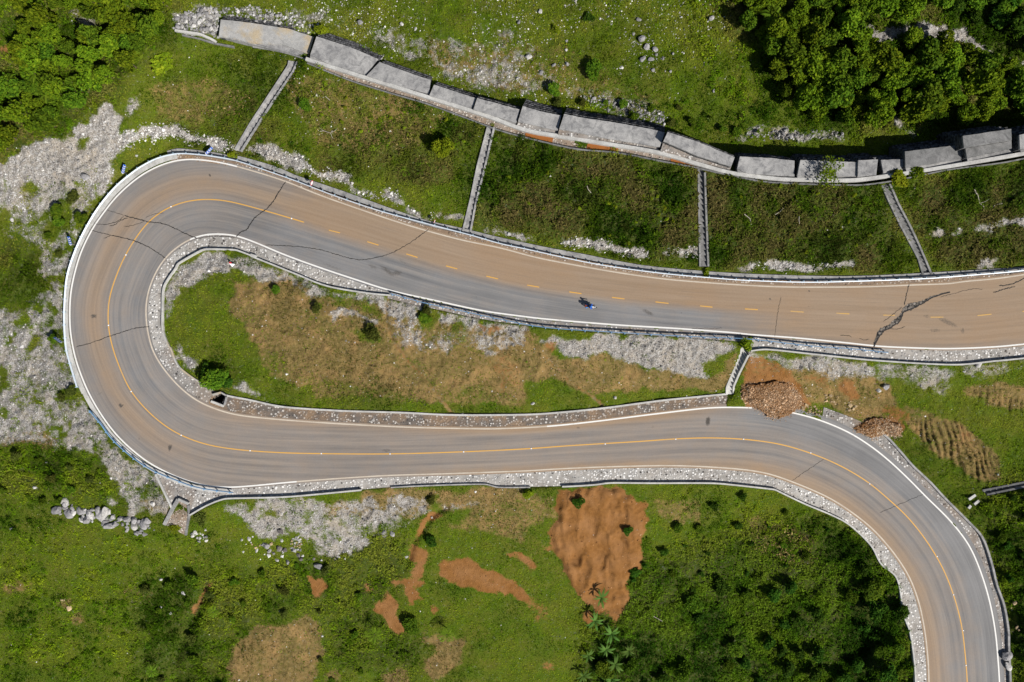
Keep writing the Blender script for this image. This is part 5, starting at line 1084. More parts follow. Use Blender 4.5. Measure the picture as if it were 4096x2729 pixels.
# single trees and bushes one can point at
BIG = (leaf_cloud('crown', 3600, 1.0, 1.6, .13, M['leaf_y'], 201, 14, low=.5), trunk_mesh(1.6, .9, 201, .06))
plant('tree', BIG, 1772, 606, 1.95, 'round bright yellow-green tree standing alone on the brown slope', 'tree', None, 1.15)
SINGLE = [(T(11,2110,110), 1.1, SH_Y, 'bright bush at the top of the short pale chute'), (T(7,1750,915), .8, SH_Y, 'grassy bush at the foot of the upright dark chute'), (T(1,2005,1330), .85, SH_Y, 'bright tuft at the foot of the westernmost chute'), (T(6,1857,540), .5, SH_Y, 'small tuft at the foot of the second chute'),
  (T(2,2065,1080), .75, SH_Y, 'bright bush at the head of the second chute'), (T(3,705,1240), 1.2, SH_M, 'dense green bush growing in the orange mud of the channel'), (T(4,1220,1540), 1.6, SH_Y, 'sprawling leafy bush at the head of the mossy chute'), (T(4,1400,1500), 1.2, SH_T, 'leafy bush spreading east from the head of the mossy chute'),
  (T(2,615,265), 1.1, SH_Y, 'bright bush behind the mottled wall cap, among pale stones'), (T(9,1870,390), 1.9, SH_D, 'round dark bush on the island above the culvert'), (T(9,1790,330), 1.3, SH_D, 'dark bush on the island edge beside white gravel'), (T(9,1960,420), 1.2, SH_D, 'dark bush on the island just above the culvert head wall'),
  (T(6,1500,1320), 1.2, SH_M, 'green bush below the thin rail, east of the dirt path'), (T(6,1520,1240), .8, SH_M, 'small bush touching the thin rail east of the dirt path'), (T(6,1060,1430), 1.4, SH_M, 'dark green bush west of the dirt path on the island'), (T(6,570,1225), .8, SH_M, 'small round bush near the white gravel of the island'), (T(6,230,1060), .8, SH_M, 'small dark bush on the brown north-west part of the island'),
  (T(5,1960,755), .55, SH_Y, 'yellow tuft beside the red and white marker'), (T(5,640,280), 1.0, SH_M, 'green bush at the tip of the long patch on the western gravel'), (T(5,510,400), 1.4, SH_M, 'green bush in the middle of the western gravel'), (T(5,530,500), 1.1, SH_M, 'dark bush at the south end of the western gravel patch'), (T(5,425,600), .7, SH_M, 'small bush below the western gravel patch'),
  (T(5,720,470), 1.2, SH_M, 'bush just outside the rail on the northwest of the bend'), (T(5,525,755), .7, SH_M, 'small dark bush alone on the gravel west of the bend'), (T(5,480,1480), 1.1, SH_M, 'bush behind the lowest blue and white chevron board'), (T(9,620,500), .9, SH_M, 'bush at the end of the upper guard rail'), (T(9,540,555), .7, SH_M, 'small bush on gravel west of the rail gap'),
  (T(2,1760,1000+30), .01, SH_M, ''), (T(3,790,620), 1.3, SH_D, 'dark bush in the middle of the stony pasture'), (T(3,755,160), .8, SH_D, 'small dark bush near the top of the stony pasture'), (T(3,470,260), .7, SH_Y, 'bright bush beside grey stones on the pasture'), (T(3,450,790), 1.2, SH_M, 'green bush just north of the square wall cap'),
  (T(14,1560,350), 1.3, SH_D, 'dark bush beside the muddy gully'), (T(14,1380,1060), 1.5, SH_D, 'dark spreading bush at the lower end of the tan landslip'), (T(15,660,350), 1.0, SH_D, 'dark bush on the east edge of the orange slide'), (T(15,620,150), .8, SH_D, 'small dark tuft inside the orange slide'), (T(11,660,1450), 1.0, SH_D, 'dark clump near the top of the orange slide'),
  (T(11,230,1370), 1.0, SH_Y, 'bright grassy bush west of the top of the orange slide'), (T(10,1560,1420), .9, SH_M, 'bush below the broken ditch wall'), (T(13,1500,240), 1.1, SH_Y, 'grassy clump at the mouth of the outlet channel'), (T(13,1740,170), 1.2, SH_M, 'bush east of the outlet channel'), (T(12,250,580), .01, SH_M, ''), (T(4,380,1490), .6, SH_Y, 'small bush in the gap between two wall caps'), (T(2,2240,1040), .5, SH_M, 'dry bush at the corner of the small grey wall cap'),
  (T(3,1310,1250), .55, SH_M, 'brownish bush on the wall cap end by the slanting section'), (T(2,480,910), .95, SH_D, 'dark green patch of shrub on the brown slope near the first chute')]
for pt, rad, kd, lab in SINGLE:
    if rad < .1: continue
    (x, y), = pt; plant('bush', kd[int(RNG.integers(len(kd)))], x, y, rad, lab, 'bush', None, .8)
# airy sapling leaning over the wall
AIR = (leaf_cloud('crown', 420, 1.0, 1.3, .12, M['leaf_a'], 301, 16, low=.6), trunk_mesh(1.5, .95, 301, .035))
plant('sapling', AIR, T(4,600,1500)[0][0], T(4,600,1500)[0][1], 2.3, 'airy sapling with thin branches leaning over the wall cap', 'sapling', None, 1.0)
# ferns
def frond_mesh(nf, L, seed):
    g = random.Random(seed); vs = []; fs = []; ti = []
    for k in range(nf):
        a = 6.283*k/nf+g.uniform(-.25, .25); l = L*g.uniform(.75, 1.1); ca, sa = math.cos(a), math.sin(a); tint = g.uniform(.3, .9)
        for i in range(15):
            u = (i+.5)/15; h = .75+.55*math.sin(u*2.2)*l*.5-.25*u*u*l; c = Vector((ca*u*l, sa*u*l, h)); w = l*.30*math.sin(math.pi*min(1, u*.9+.1))**.8+.02
            for sg in (1, -1):
                d = Vector((-sa*sg*.92+ca*.4, ca*sg*.92+sa*.4, -.18)); t = Vector((ca, sa, 0))*l/34
                b = len(vs); vs += [c-t, c+d*w*.5-t*1.1, c+d*w, c+d*w*.5+t*.9]; fs.append((b, b+1, b+2, b+3)); ti += [tint]*4
    me = mesh_np('frond', np.array([tuple(v) for v in vs]), np.array(fs), M['fern'], None, {'tint': np.array(ti)}); return me
FERN = [frond_mesh(9, 1.5, 5), frond_mesh(8, 1.5, 9), frond_mesh(10, 1.4, 14)]
stem_me = MB().tube([(0,0,-.3), (.03,0,.4), (0,.02,.85)], [.09, .08, .06], 7).mesh('trunk', M['bark'])
FS = [(T(1,120,720),1.0,'tree fern at the west edge of the upper left thicket'),(T(1,290,790),1.05,'tree fern with broad fronds, largest of the cluster in the upper left thicket'),(T(1,350,660),1.0,'tree fern at the top of the cluster in the upper left thicket'),(T(1,440,820),1.1,'tree fern at the lower end of the cluster in the upper left thicket'),
      (T(1,660,730),.9,'tree fern alone, east of the fern cluster'),(T(1,865,645),.9,'tree fern next to the grey rocks of the upper left thicket'),(T(1,1160,500),.95,'pale tree fern at the east edge of the upper left thicket'),(T(1,1260,480),.8,'small tree fern beside the yellow-leaved bush'),(T(1,250,960),.8,'tree fern low in the upper left thicket'),
      (T(14,1080,1120),1.2,'wide fern at the foot of the tan landslip'),(T(14,1690,1125),1.15,'bright fern above the brown patch at the bottom'),(T(13,1330,1440),1.0,'fern at the bottom edge beside the gully'),(T(13,1270,1150),.9,'fern beside the bottom gully, upper one'),(T(13,1850,940),.9,'fern hanging over the dark gully'),(T(3,2300,170),1.1,'fern-like clump at the west edge of the upper right thicket'),(T(4,200,220),1.2,'long-bladed fern in the upper right thicket')]
for (pt,), s, lab in [((p[0],), s, l) for p, s, l in FS]:
    x, y = pt; o = root('tree_fern', W(x, y, gz(x, y)+.9), lab, 'fern', None, RNG.uniform(0, 6)); o.scale = (s, s, s*1.5); obj('frond', FERN[int(RNG.integers(3))], o); obj('trunk', stem_me, o)
YB = (leaf_cloud('crown', 500, 1.0, .7, .26, M['leaf_y'], 77, 9, low=.1), trunk_mesh(.8, .8, 77))
plant('bush', YB, *T(1,1400,580)[0], 2.4, 'wide yellow-leaved bush at the east edge of the upper left thicket', 'bush', None, .6)
# broad-bladed banana-like plants below the slide
def blade_mesh(n, L, seed):
    g = random.Random(seed); vs = []; fs = []; ti = []
    for k in range(n):
        a = 6.283*k/n+g.uniform(-.3, .3); l = L*g.uniform(.7, 1.15); ca, sa = math.cos(a), math.sin(a); t = g.uniform(.1, .9); rise = g.uniform(.5, 1.0)
        for i in range(7):
            for sg in (-1, 1):
                u = i/6; w = .11*math.sin(math.pi*(.08+.9*u))*l; h = 1.3+rise*l*(u-.95*u*u); vs.append((ca*u*l-sa*w*sg, sa*u*l+ca*w*sg, h)); ti.append(t)
        b = len(vs)-14; fs += [(b+2*i, b+2*i+1, b+2*i+3, b+2*i+2) for i in range(6)]
    return mesh_np('leaf_blade', np.array(vs), np.array(fs), M['blade'], None, {'tint': np.array(ti)})
BAN = [blade_mesh(9, 1.6, 3), blade_mesh(8, 1.5, 6)]
ban_stem = MB().tube([(0,0,-.3), (.04,0,.7), (0,.03,1.4)], [.13, .11, .07], 8).mesh('stem', M['leaf_b'])
for (x, y), lab in [((2400,2378),'banana-like plant at the tip of the orange slide, casting a spiky shadow'),((2440,2520),'banana-like plant in the dark hollow, with the longest blades'),((2420,2585),'banana-like plant in the middle of the dark hollow'),((2350,2610),'banana-like plant on the west side of the dark hollow'),((2455,2640),'banana-like plant low in the dark hollow'),((2330,2690),'banana-like plant near the bottom edge, west one'),((2440,2700),'banana-like plant near the bottom edge, east one'),((2510,2590),'banana-like plant on the east side of the dark hollow'),((2375,2470),'banana-like plant beside the last orange soil')]:
    o = root('banana_plant', W(x, y, gz(x, y)), lab, 'plant', None, RNG.uniform(0, 6)); s = RNG.uniform(.85, 1.25); o.scale = (s, s, s); obj('leaf_blade', BAN[int(RNG.integers(2))], o); obj('stem', ban_stem, o)
# dead branches
for pts, lab in [(T(2,600,1125,630,1120,690,1140,700,1170,712,1188), 'pale dead branch lying on the brown slope'), (T(8,1930,210,1960,260,1975,330,2010,355,2016,395), 'largest bare dead branch on the far eastern slope'), (T(8,2090,360,2110,340,2170,330), 'short dead twig east of the large bare branch'), (T(8,225,425,265,400,295,370), 'slanting dead stick on the eastern slope below the sapling'),
                 (T(8,430,440,428,470,432,505), 'upright dead stick on the eastern slope'), (T(7,745,180,755,210,780,240), 'curved dead stick on the middle green slope'), (T(7,2090,420,2140,460,2150,510), 'forked dead stick east of the upright dark chute'), (T(2,645,825,685,860), 'thin dead stick above the brown slope'), (T(15,750,570,795,595), 'straw-coloured stick below the orange slide')]:
    p = [W(x, y, gz(x, y)+.35) for x, y in pts]; m = MB().tube(p, [.05*(1-.12*i) for i in range(len(p))], 5)
    if len(p) > 3: q = p[2]; m.tube([q, q+Vector((.7, .25, .3)), q+Vector((1.1, .6, .35))], [.035, .025, .012], 5); m.tube([p[1], p[1]+Vector((-.6, .4, .25))], [.03, .012], 5)
    tag(obj('dead_branch', m.mesh('dead_branch', M['twig'])), lab, 'branch')

# ------------------------------------------------------------------ rocks
def rock_mesh(seed, mat, flatz=.65, sub=3):
    bm = bmesh.new(); bmesh.ops.create_icosphere(bm, subdivisions=sub, radius=1); g = np.random.default_rng(seed)
    pl = g.normal(0, 1, (11, 3)); pl /= np.linalg.norm(pl, axis=1)[:, None]; pd = g.uniform(.55, .95, 11); st = g.uniform(.75, 1.25, 3)
    for v in bm.verts:
        c = np.array(v.co)
        for a, d in zip(pl, pd):
            e = c@a
            if e > d: c = c-a*(e-d)*.92
        c = c*st*np.array([1, 1, flatz])+g.normal(0, .012, 3); v.co = c
    me = bpy.data.meshes.new('rock'); bm.to_mesh(me); bm.free(); me.materials.append(M[mat]); return me
RK = {m: [rock_mesh(i*7+j*3, m) for i in range(5)] for j, m in enumerate(['rock', 'rock_pale', 'rock_dark', 'rock_tan'])}
def rock(px, py, rad, mat, label, group=None, cat='rock', sink=.25, z=None):
    o = obj('rock', RK[mat][int(RNG.integers(5))]); z = gz(px, py) if z is None else z
    o.location = W(px, py, z+rad*(.62-sink)); s = rad*RNG.uniform(.85, 1.15, 3); o.scale = s; o.rotation_euler = (RNG.uniform(-.25, .25), RNG.uniform(-.25, .25), RNG.uniform(0, 6.28)); return tag(o, label, cat, group)
S_ = 1/54.8           # sheet units -> metres
for (t, x, y, d, m, lab) in [(3,1212,330,64,'rock','biggest grey boulder of the small cluster on the pasture, lying lengthwise'),(3,1253,402,52,'rock','pointed grey boulder in the middle of the pasture cluster'),(3,1328,424,46,'rock','rounded grey boulder on the east side of the pasture cluster'),(3,1338,468,30,'rock','small boulder touching the rounded one of the pasture cluster'),(3,1220,505,50,'rock','pale grey boulder at the south end of the pasture cluster'),(3,1292,508,40,'rock','flat half-buried boulder south-east of the pasture cluster'),
   (3,1187,166,36,'rock','lone grey boulder north of the pasture cluster'),(3,1143,290,26,'rock','small pinkish boulder just north-west of the pasture cluster'),(3,1810,156,44,'rock','long grey boulder at the edge of the upper right thicket'),(3,345,98,44,'rock_pale','pale flat boulder at the top of the pasture'),(3,245,490,46,'rock_pale','pale slab-like boulder on the west side of the pasture'),(3,573,548,36,'rock','upright grey boulder on the pasture above the square wall cap'),(3,567,428,28,'rock_pale','small pale boulder in the west of the pasture'),(3,572,350,26,'rock','small dark-sided stone north of the small pale boulder'),
   (3,462,558,34,'rock','brownish half-buried boulder on the pasture'),(3,355,622,40,'rock','grey boulder beside tan gravel on the pasture'),(3,1312,600,34,'rock','pinkish flat stone south of the pasture cluster'),(3,1828,778,28,'rock','lone stone on the eastern pasture'),(3,1460,610,28,'rock','bluish stone south-east of the pasture cluster'),(3,1480,458,26,'rock','stone pair, eastern one, beyond the pasture cluster'),(3,1395,500,28,'rock','stone between the pasture cluster and the stone pair'),(2,1300,208,34,'rock_pale','white boulder behind the mottled wall cap'),(2,945,190,52,'rock','wide flat grey boulder north of the mottled wall cap'),(2,1120,495,34,'rock_pale','pale block on the corner of the mottled wall cap'),(2,1415,248,30,'rock_pale','pale stone on the tan gravel of the pasture'),(2,2300,190,30,'rock','dark stone at the top of the stony pasture'),
   (14,262,272,70,'rock_dark','large dark boulder on white gravel below the lower road'),(14,138,393,66,'rock','flat grey boulder west of the dark boulder group'),(14,248,420,56,'rock_dark','brown boulder, west one of the close pair'),(14,300,432,56,'rock_dark','dark boulder, east one of the close pair'),(14,56,432,36,'rock_pale','small pale boulder west of the dark boulder group'),(14,165,440,40,'rock','grey stone below the flat boulder'),(14,200,458,34,'rock','stone between flat boulder and dark pair'),(14,272,350,34,'rock_pale','pale stone north of the dark pair'),(14,230,515,32,'rock_pale','pale stone south of the dark pair'),(14,322,535,42,'rock','slanting stone south-east of the dark pair'),(14,415,478,38,'rock_dark','dark stone on grass, upper of two'),(14,437,510,36,'rock_dark','dark stone on grass, lower of two'),(14,585,570,72,'rock','big two-sided grey boulder at the south-east end of the boulder group'),(14,548,505,26,'rock_dark','small dark stone above the big two-sided boulder'),
   (14,1145,280,32,'rock','round grey boulder on the gravel below the lower road'),(14,1222,292,52,'rock_pale','large pale round boulder below the lower road'),(14,1073,187,26,'rock_pale','small white boulder on the brown gravel'),(14,985,213,28,'rock_pale','pale boulder west of the small white one'),(14,760,487,28,'rock_pale','white stone at the grass edge, west one of two'),(14,814,505,26,'rock_pale','white stone at the grass edge, east one of two'),(14,1340,487,28,'rock_pale','pale boulder beside the muddy gully'),(14,1555,150,26,'rock_pale','white stone at the head of the muddy gully'),
   (12,1970,280,50,'rock_pale','white boulder against the ditch wall at the east'),(12,1110,498,44,'rock_pale','white block on the grassy slope above the lower bend'),(12,1175,460,70,'rock','flat grey slab on the slope above the lower bend'),(11,985,555,30,'rock_pale','white stone in grass on the island near the second path'),(11,280,607,30,'rock_pale','white stone low on the island slope'),(10,1815,702,26,'rock_pale','white stone on the kerb wall, west one'),(10,1870,708,28,'rock_tan','tan stone on the kerb wall, east one'),(11,1662,552,26,'rock_pale','pale stone at the kerb wall west of the earth slide'),
   (13,100,248,34,'rock_pale','lone white stone on the grass in the lower left'),(9,300,1328,36,'rock_pale','white stone in the bushes of the lower left'),(9,400,1112,22,'rock_pale','small white stone in the bushes above the stone row'),(9,1310,1470,56,'rock_pale','pale flat boulder beside the cobbled apron'),(13,1375,680,34,'rock_pale','white stone among grass below the outlet channel'),(13,1570,800,36,'rock_pale','white stone beside the orange gully head'),(13,1380,920,30,'rock_pale','white stone west of the dark gully'),(13,590,930,56,'rock_tan','pale tan rock patch in the lower left grass'),(13,545,850,44,'rock_tan','tan rock showing through the lower left grass'),
   (5,730,105,70,'rock','flat grey ledge of rock on the gravel north-west of the bend'),(5,100,470,40,'rock_pale','pale rock on the western gravel'),(5,950,155,16,'rock_pale','small white stone by the rail'),(1,355,1295,26,'rock_pale','white stone on the scree'),(1,820,1190,30,'rock_pale','pale stone at the throat of the scree'),(14,870,460-60,20,'rock_pale','small white stone on grey gravel')]:
    (px, py), = T(t, x, y); rock(px, py, max(.22, d*S_*.52), m, lab)
for x, y, r, lab in [(4026,2622,.85,'larger grey boulder on the kerb of the lower right bend'), (4032,2664,.72,'paler boulder, lower one on the kerb of the lower right bend')]:
    rock(x, y, r, 'rock' if r > .8 else 'rock_pale', lab, z=float(ZR((x, y))[0]))
# boulder row in the lower left
rowp = dense(T(13,510,40,600,120,760,130,900,160,1050,200,1180,230,1290,250), 6); nr = normals(rowp)
for i in range(58):
    k = int(RNG.integers(len(rowp))); w_ = np.interp(k/len(rowp), [0, .2, .6, 1], [26, 22, 30, 30]); p = rowp[k]+nr[k]*RNG.uniform(-w_, w_)
    rock(p[0], p[1], RNG.uniform(.3, .70)*(.9 if i > 30 else 1.2), 'rock_pale' if RNG.random() < .25 else 'rock', 'grey limestone block in the long stone row on the lower left grass', 'blocks of the lower left stone row', sink=.1)
for i, (x, y) in enumerate(scatter_px(T(1,1490,140,1700,85,1870,95,1870,320,1780,285,1500,245), 42, 10, None)):
    rock(x, y, RNG.uniform(.16, .42), 'rock' if RNG.random() < .65 else 'rock_pale', 'rounded grey stone in the heap at the west end of the stepped wall', 'stones of the western heap', sink=.15)
for i, (x, y) in enumerate(scatter_px(T(1,1890,70,2354,85,2354,190,2000,150,1890,120)+T(2,0,90,330,140,560,240,300,215,0,170)[::1], 20, 10, None)):
    rock(x, y, RNG.uniform(.13, .34), 'rock' if RNG.random() < .5 else 'rock_pale', 'rounded stone behind the tan-stained wall cap', 'stones behind the western wall cap', sink=.15)
for i, (x, y) in enumerate(scatter_px(T(3,700,810,900,830,1150,890,1400,960,1440,1080,1350,1060,1000,960,760,890), 20, 12, None)):
    rock(x, y, RNG.uniform(.14, .34), 'rock' if RNG.random() < .6 else 'rock_pale', 'grey stone in the band of rubble north of the longest wall cap', 'rubble north of the wall', sink=.15)
for i, (x, y) in enumerate(scatter_px(T(14,350,350,420,320,450,360,430,415,370,415), 13, 7, None)):
    rock(x, y, RNG.uniform(.12, .24), 'rock_tan' if i % 3 else 'rock_pale', 'pinkish broken stone in the small round heap below the lower road', 'stones of the small heap', sink=.0)
for i, (x, y) in enumerate(scatter_px(T(13,1650,240,1760,250,1780,370,1640,340)+[], 8, 9, None)):
    rock(x, y, RNG.uniform(.18, .4), 'rock_pale', 'pale stone in the grass east of the outlet channel', 'stones east of the outlet', sink=.15)
for i, (x, y) in enumerate(scatter_px(T(13,2060,290,2354,380,2354,490,2250,480,2080,430), 8, 12, None)):
    rock(x, y, RNG.uniform(.16, .36), 'rock_pale' if i % 2 else 'rock_tan', 'pale stone in grass west of the flat grey boulder', 'stones west of the flat boulder', sink=.15)
for i, (x, y) in enumerate(scatter_px(T(4,-60,1110,250,1110,800,1130,840,1180,500,1200,0,1180), 10, 12, None)):
    rock(x, y, RNG.uniform(.13, .32), 'rock' if i % 2 else 'rock_pale', 'stone in the rubble at the edge of the upper right thicket', 'rubble by the thicket', sink=.15)
for i, (x, y) in enumerate(scatter_px(T(12,430,600,560,630,760,740,900,830,860,850,700,760,500,670,410,640), 18, 8, None)):
    rock(x, y, RNG.uniform(.12, .28), 'rock_tan', 'tan broken rock spilled beside the earth slide', 'tan rubble beside the slide', sink=.0)
for poly, n in [(T(12,480,470,540,480,540,560,480,540), 3), (T(12,600,540,680,530,790,560,770,620,650,600), 4), (T(12,820,610,900,590,930,660,850,670), 4)]:
    for x, y in scatter_px(poly, n, 6, None): rock(x, y, RNG.uniform(.15, .34), 'rock_tan', 'blocky tan outcrop rock on the slope above the lower bend', 'tan outcrop rocks', sink=.2)
for t, x, y, r in [(16,1205,468,.3),(16,1215,480,.24),(16,1230,690,.2),(16,1222,575,.22),(16,1212,545,.2),(16,1300,505,.45),(16,1312,625,.35),(16,1320,637,.25),(16,1283,528,.2)]:
    (px, py), = T(t, x, y); rock(px, py, r, 'rock_tan', 'tan stone fallen beside the lower right bend', 'stones beside the lower right bend')

# ------------------------------------------------------------------ earth slides on and beside the lower road
def earth_pile(outline, hmax, label, clods, seed):
    o = np.array(outline, float); x0, y0 = o.min(0)-6; x1, y1 = o.max(0)+6; st = 3.0
    gx, gy = np.meshgrid(np.arange(x0, x1, st), np.arange(y0, y1, st))
    wxx = gx+(fbm(gx, gy, 18, seed, 2)-.5)*16; wyy = gy+(fbm(gx, gy, 18, seed+1, 2)-.5)*16
    ins = inside(wxx, wyy, outline).astype(np.float32); hgt = blur(ins, 9, 2); hgt = hgt*sstep(.08, .8, hgt)
    gzv = np.maximum(fine(Z, gx.ravel(), gy.ravel()).reshape(gx.shape), -99)
    ur = inside(gx, gy, np.vstack([LO, LI[::-1]])) | inside(gx, gy, np.vstack([V_I[0], V_I[1][::-1]])) | inside(gx, gy, np.vstack([V_R[0], V_R[1][::-1]])) | (fine(under.astype(np.float32), gx.ravel(), gy.ravel()).reshape(gx.shape) > .3)
    zr_ = ZR(np.c_[gx.ravel(), gy.ravel()]).reshape(gx.shape); base = np.where(ur, zr_, gzv)
    base = blur(base, 3, 2)*.6+np.where(ur, zr_, base)*.4
    z = base+hmax*hgt+.05+(fbm(gx, gy, 30, seed+2, 4)-.5)*.5*ins+(vnoise(gx/4, gy/4, seed)-.5)*.22*ins
    z = np.where(ins > 0, z, base-.3)
    x, y, _ = world(gx, gy, z); n = gx.shape; ix = np.arange(gx.size).reshape(n)
    q = np.stack([ix[:-1,:-1], ix[1:,:-1], ix[1:,1:], ix[:-1,1:]], -1); k = .25*(ins[:-1,:-1]+ins[1:,:-1]+ins[1:,1:]+ins[:-1,1:]) > .2
    Fq = q[k]; Vv = np.stack([x, y, z], -1).reshape(-1, 3); u, inv = np.unique(Fq, return_inverse=True)
    mk = np.zeros((len(u), 4), np.float32); mk[:, 2] = 1; mk[:, 3] = 1
    o_ = obj('earth_pile', mesh_np('earth_pile', Vv[u], inv.reshape(Fq.shape), M['ground'], {'mask': mk}, {'lush': np.zeros(len(u))}, True)); tag(o_, label, 'earth pile', 'earth slides by the lower road')
    # clods of the slide, all one heap of loose lumps
    cx = RNG.uniform(x0, x1, clods*3); cy = RNG.uniform(y0-4, y1+8, clods*3)
    inn = inside(cx+RNG.normal(0, 8, clods*3), cy+RNG.normal(0, 10, clods*3), outline); cx, cy = cx[inn], cy[inn]
    i = np.clip(((cx-x0)/st).astype(int), 0, n[1]-1); j = np.clip(((cy-y0)/st).astype(int), 0, n[0]-1); zz = np.maximum(z[j, i], base[j, i])
    P = np.stack(world(cx, cy, zz), -1); s = .10*np.exp(RNG.normal(0, .5, len(cx))); V5 = np.empty((len(cx), 5, 3)); az = RNG.uniform(0, 6.28, len(cx))
    for m in range(4):
        r = s*RNG.uniform(.4, .7, len(cx)); V5[:, m] = P+np.stack([np.cos(az+m*1.571)*r, np.sin(az+m*1.571)*r, -.04+0*r], -1)
    V5[:, 4] = P+np.stack([0*s, 0*s, s*.24], -1); b = np.arange(len(cx))[:, None]*5; Fc = np.concatenate([b+np.array([[m, (m+1) % 4, 4]]) for m in range(4)])
    col = pal(cx, cy, [(.27,.155,.080),(.40,.25,.14),(.50,.335,.21),(.58,.46,.33)], .6)
    c = obj('clods', mesh_np('clods', V5.reshape(-1, 3), Fc, M['grass'], {'tintc': np.repeat(col, 5, 0)}), o_); c['kind'] = 'stuff'
earth_pile(T(12,-60,470,0,440,80,440,230,420,330,430,420,520,470,600,400,650,360,690,230,740,150,710,60,640,0,600,-60,560), 1.1, 'reddish earth slide heaped over the edge line of the lower road', 9000, 1)
earth_pile(T(12,940,790,1050,730,1180,740,1300,800,1310,880,1250,895,1150,875,1050,900,950,860,880,830), .55, 'smaller reddish earth pile above the lower bend', 3200, 3)

# ------------------------------------------------------------------ signs
def chevron_board(px, py, ax, lab):
    """ax: direction of the board's long side in the picture (pointing the way the arrows point)"""
    z = gz(px, py); base = W(px, py, z); d = Vector((ax[0], -ax[1], 0)).normalized(); nrm = Vector((-d.y, d.x, 0))
    if nrm.dot(-base) < 0: nrm = -nrm
    r = root('chevron_sign', base, lab, 'road sign', 'blue chevron boards outside the hairpin'); R = Matrix((d, nrm, Vector((0, 0, 1)))).transposed()
    L, Hh, zc = 1.35, .46, 1.2; tilt = .40     # boards lean back a little
    Rt = R @ Matrix.Rotation(tilt, 3, 'X'); ctr = Vector((0, 0, zc)); toL = lambda v: ctr+Rt@Vector(v)
    m = MB().box(ctr, (L, .03, Hh), Rt).mesh('board', M['blue']); obj('board', m, r)
    m = MB()
    for k in range(4):
        x = -L/2+.10+k*.345; a = .17
        t = [(x, .020, Hh*.46), (x+a, .020, Hh*.46), (x+a+.17, .020, 0), (x+.17, .020, 0)]; b = [(p[0], .020, -p[2]) for p in t]
        m.add([toL(p) for p in t]+[toL((p[0], .0, p[2])) for p in t], [(0,1,2,3), (3,2,1,0), (0,1,5,4), (1,2,6,5), (3,0,4,7)]); m.add([toL(p) for p in b]+[toL((p[0], .0, p[2])) for p in b], [(3,2,1,0), (0,1,2,3), (0,1,5,4), (1,2,6,5), (3,0,4,7)])
    obj('chevron', m.mesh('chevron', M['signwhite']), r)
    for sx in (-.45, .45):
        q = R@Vector((sx, -.06, 0)); obj('post', MB().tube([q+Vector((0,0,-.4)), q+Vector((0,0,zc+.1))], .035, 8).mesh('post', M['grey']), r)
chevron_board(850, 612, (-40, 42), 'blue and white chevron board at the top of the hairpin, first from the east')
chevron_board(512, 684, (-14, 60), 'blue and white chevron board near the northwest of the hairpin, steeply turned')
chevron_board(298, 968, (14, 48), 'blue and white chevron board on the west side of the hairpin, beside gravel')
chevron_board(252, 1360, (58, 42), 'blue and white chevron board lowest on the west side, in front of a bush')
def disc_sign(px, py, lab, rr, hgt):
    z = gz(px, py); base = W(px, py, z); r = root('speed_sign', base, lab, 'road sign'); u = Vector((.35, .94, 0)).normalized(); nrm = Vector((.94, -.35, 0)); nrm = -nrm if nrm.dot(-base) < 0 else nrm
    R = Matrix((u, Vector((0,0,1)).cross(u)*1, Vector((0,0,1)))).transposed()
    def disc(rad, off, th):
        m = MB(); c = Vector((0,0,hgt))+nrm*off; ring = [c+u*math.cos(a)*rad+Vector((0,0,1))*math.sin(a)*rad for a in [i*math.pi/12 for i in range(24)]]; return m.prism(ring, [p-nrm*th for p in ring])
    obj('red_rim', disc(rr, 0, .02).mesh('red_rim', M['red']), r); obj('sign_face', disc(rr*.76, .006, .02).mesh('sign_face', M['signwhite']), r)
    obj('post', MB().tube([Vector((0,0,-.4))-nrm*.1, Vector((0,0,hgt*.6))-nrm*.1, Vector((0,0,hgt+.2))-nrm*.04], .04, 8).mesh('post', M['grey']), r)
disc_sign(1262, 744, 'round red-rimmed white sign on a post behind the upper rail, west one', .42, 1.9)
disc_sign(1744, 893, 'small round sign on a post behind the upper rail near the second chute', .30, 1.7)
x, y = 925, 1056; z = gz(x, y); r = root('marker_stone', W(x, y, z), 'red and white wedge-shaped marker stone on the gravel of the island', 'marker stone')
bl, br_, bk, tp = Vector((-.10,.0,0)), Vector((.62,-.05,.0)), Vector((.28,-.50,0)), Vector((.16,.22,1.05))
obj('body', MB().add([bl+Vector((0,0,-.2)), br_+Vector((0,0,-.2)), bk+Vector((0,0,-.2)), bl+Vector((0,0,.55)), br_+Vector((0,0,.55)), bk+Vector((0,0,.45))], [(0,1,4,3),(1,2,5,4),(2,0,3,5),(3,4,5)]).mesh('body', M['signwhite']), r)
obj('red_top', MB().add([bl+Vector((.0,.02,.56)), br_+Vector((-.28,.04,.56)), tp, Vector((.2,.25,.4))], [(0,1,2),(1,3,2),(3,0,2),(0,3,1)]).mesh('red_top', M['red']), r)
# road studs on the yellow line
stud_me = MB().prism([(-.07,-.07,.04),(.07,-.07,.04),(.07,.07,.04),(-.07,.07,.04)], [(-.10,-.10,0),(.10,-.10,0),(.10,.10,0),(-.10,.10,0)]).mesh('road_stud', M['signwhite'])
for t, x, y in [(5,1463,357),(5,1077,770),(5,928,1373),(9,1122,505),(9,1550,880),(9,2140,1012),(10,610,1037),(10,1198,1040),(10,1828,1022),(11,267,994),(11,900,955),(11,1504,914),(11,2084,913),(12,528,1030),(12,1033,1296),(16,920,277),(16,1000,465),(16,1048,640),(16,1061,810),(6,355,458)]:
    (px, py), = T(t, x, y); o = obj('road_stud', stud_me, None, W(px, py, SURF(np.array([[px, py]]))[0]+.015)); tag(o, 'small white road stud on the yellow centre line', 'road stud', 'road studs of the centre line')
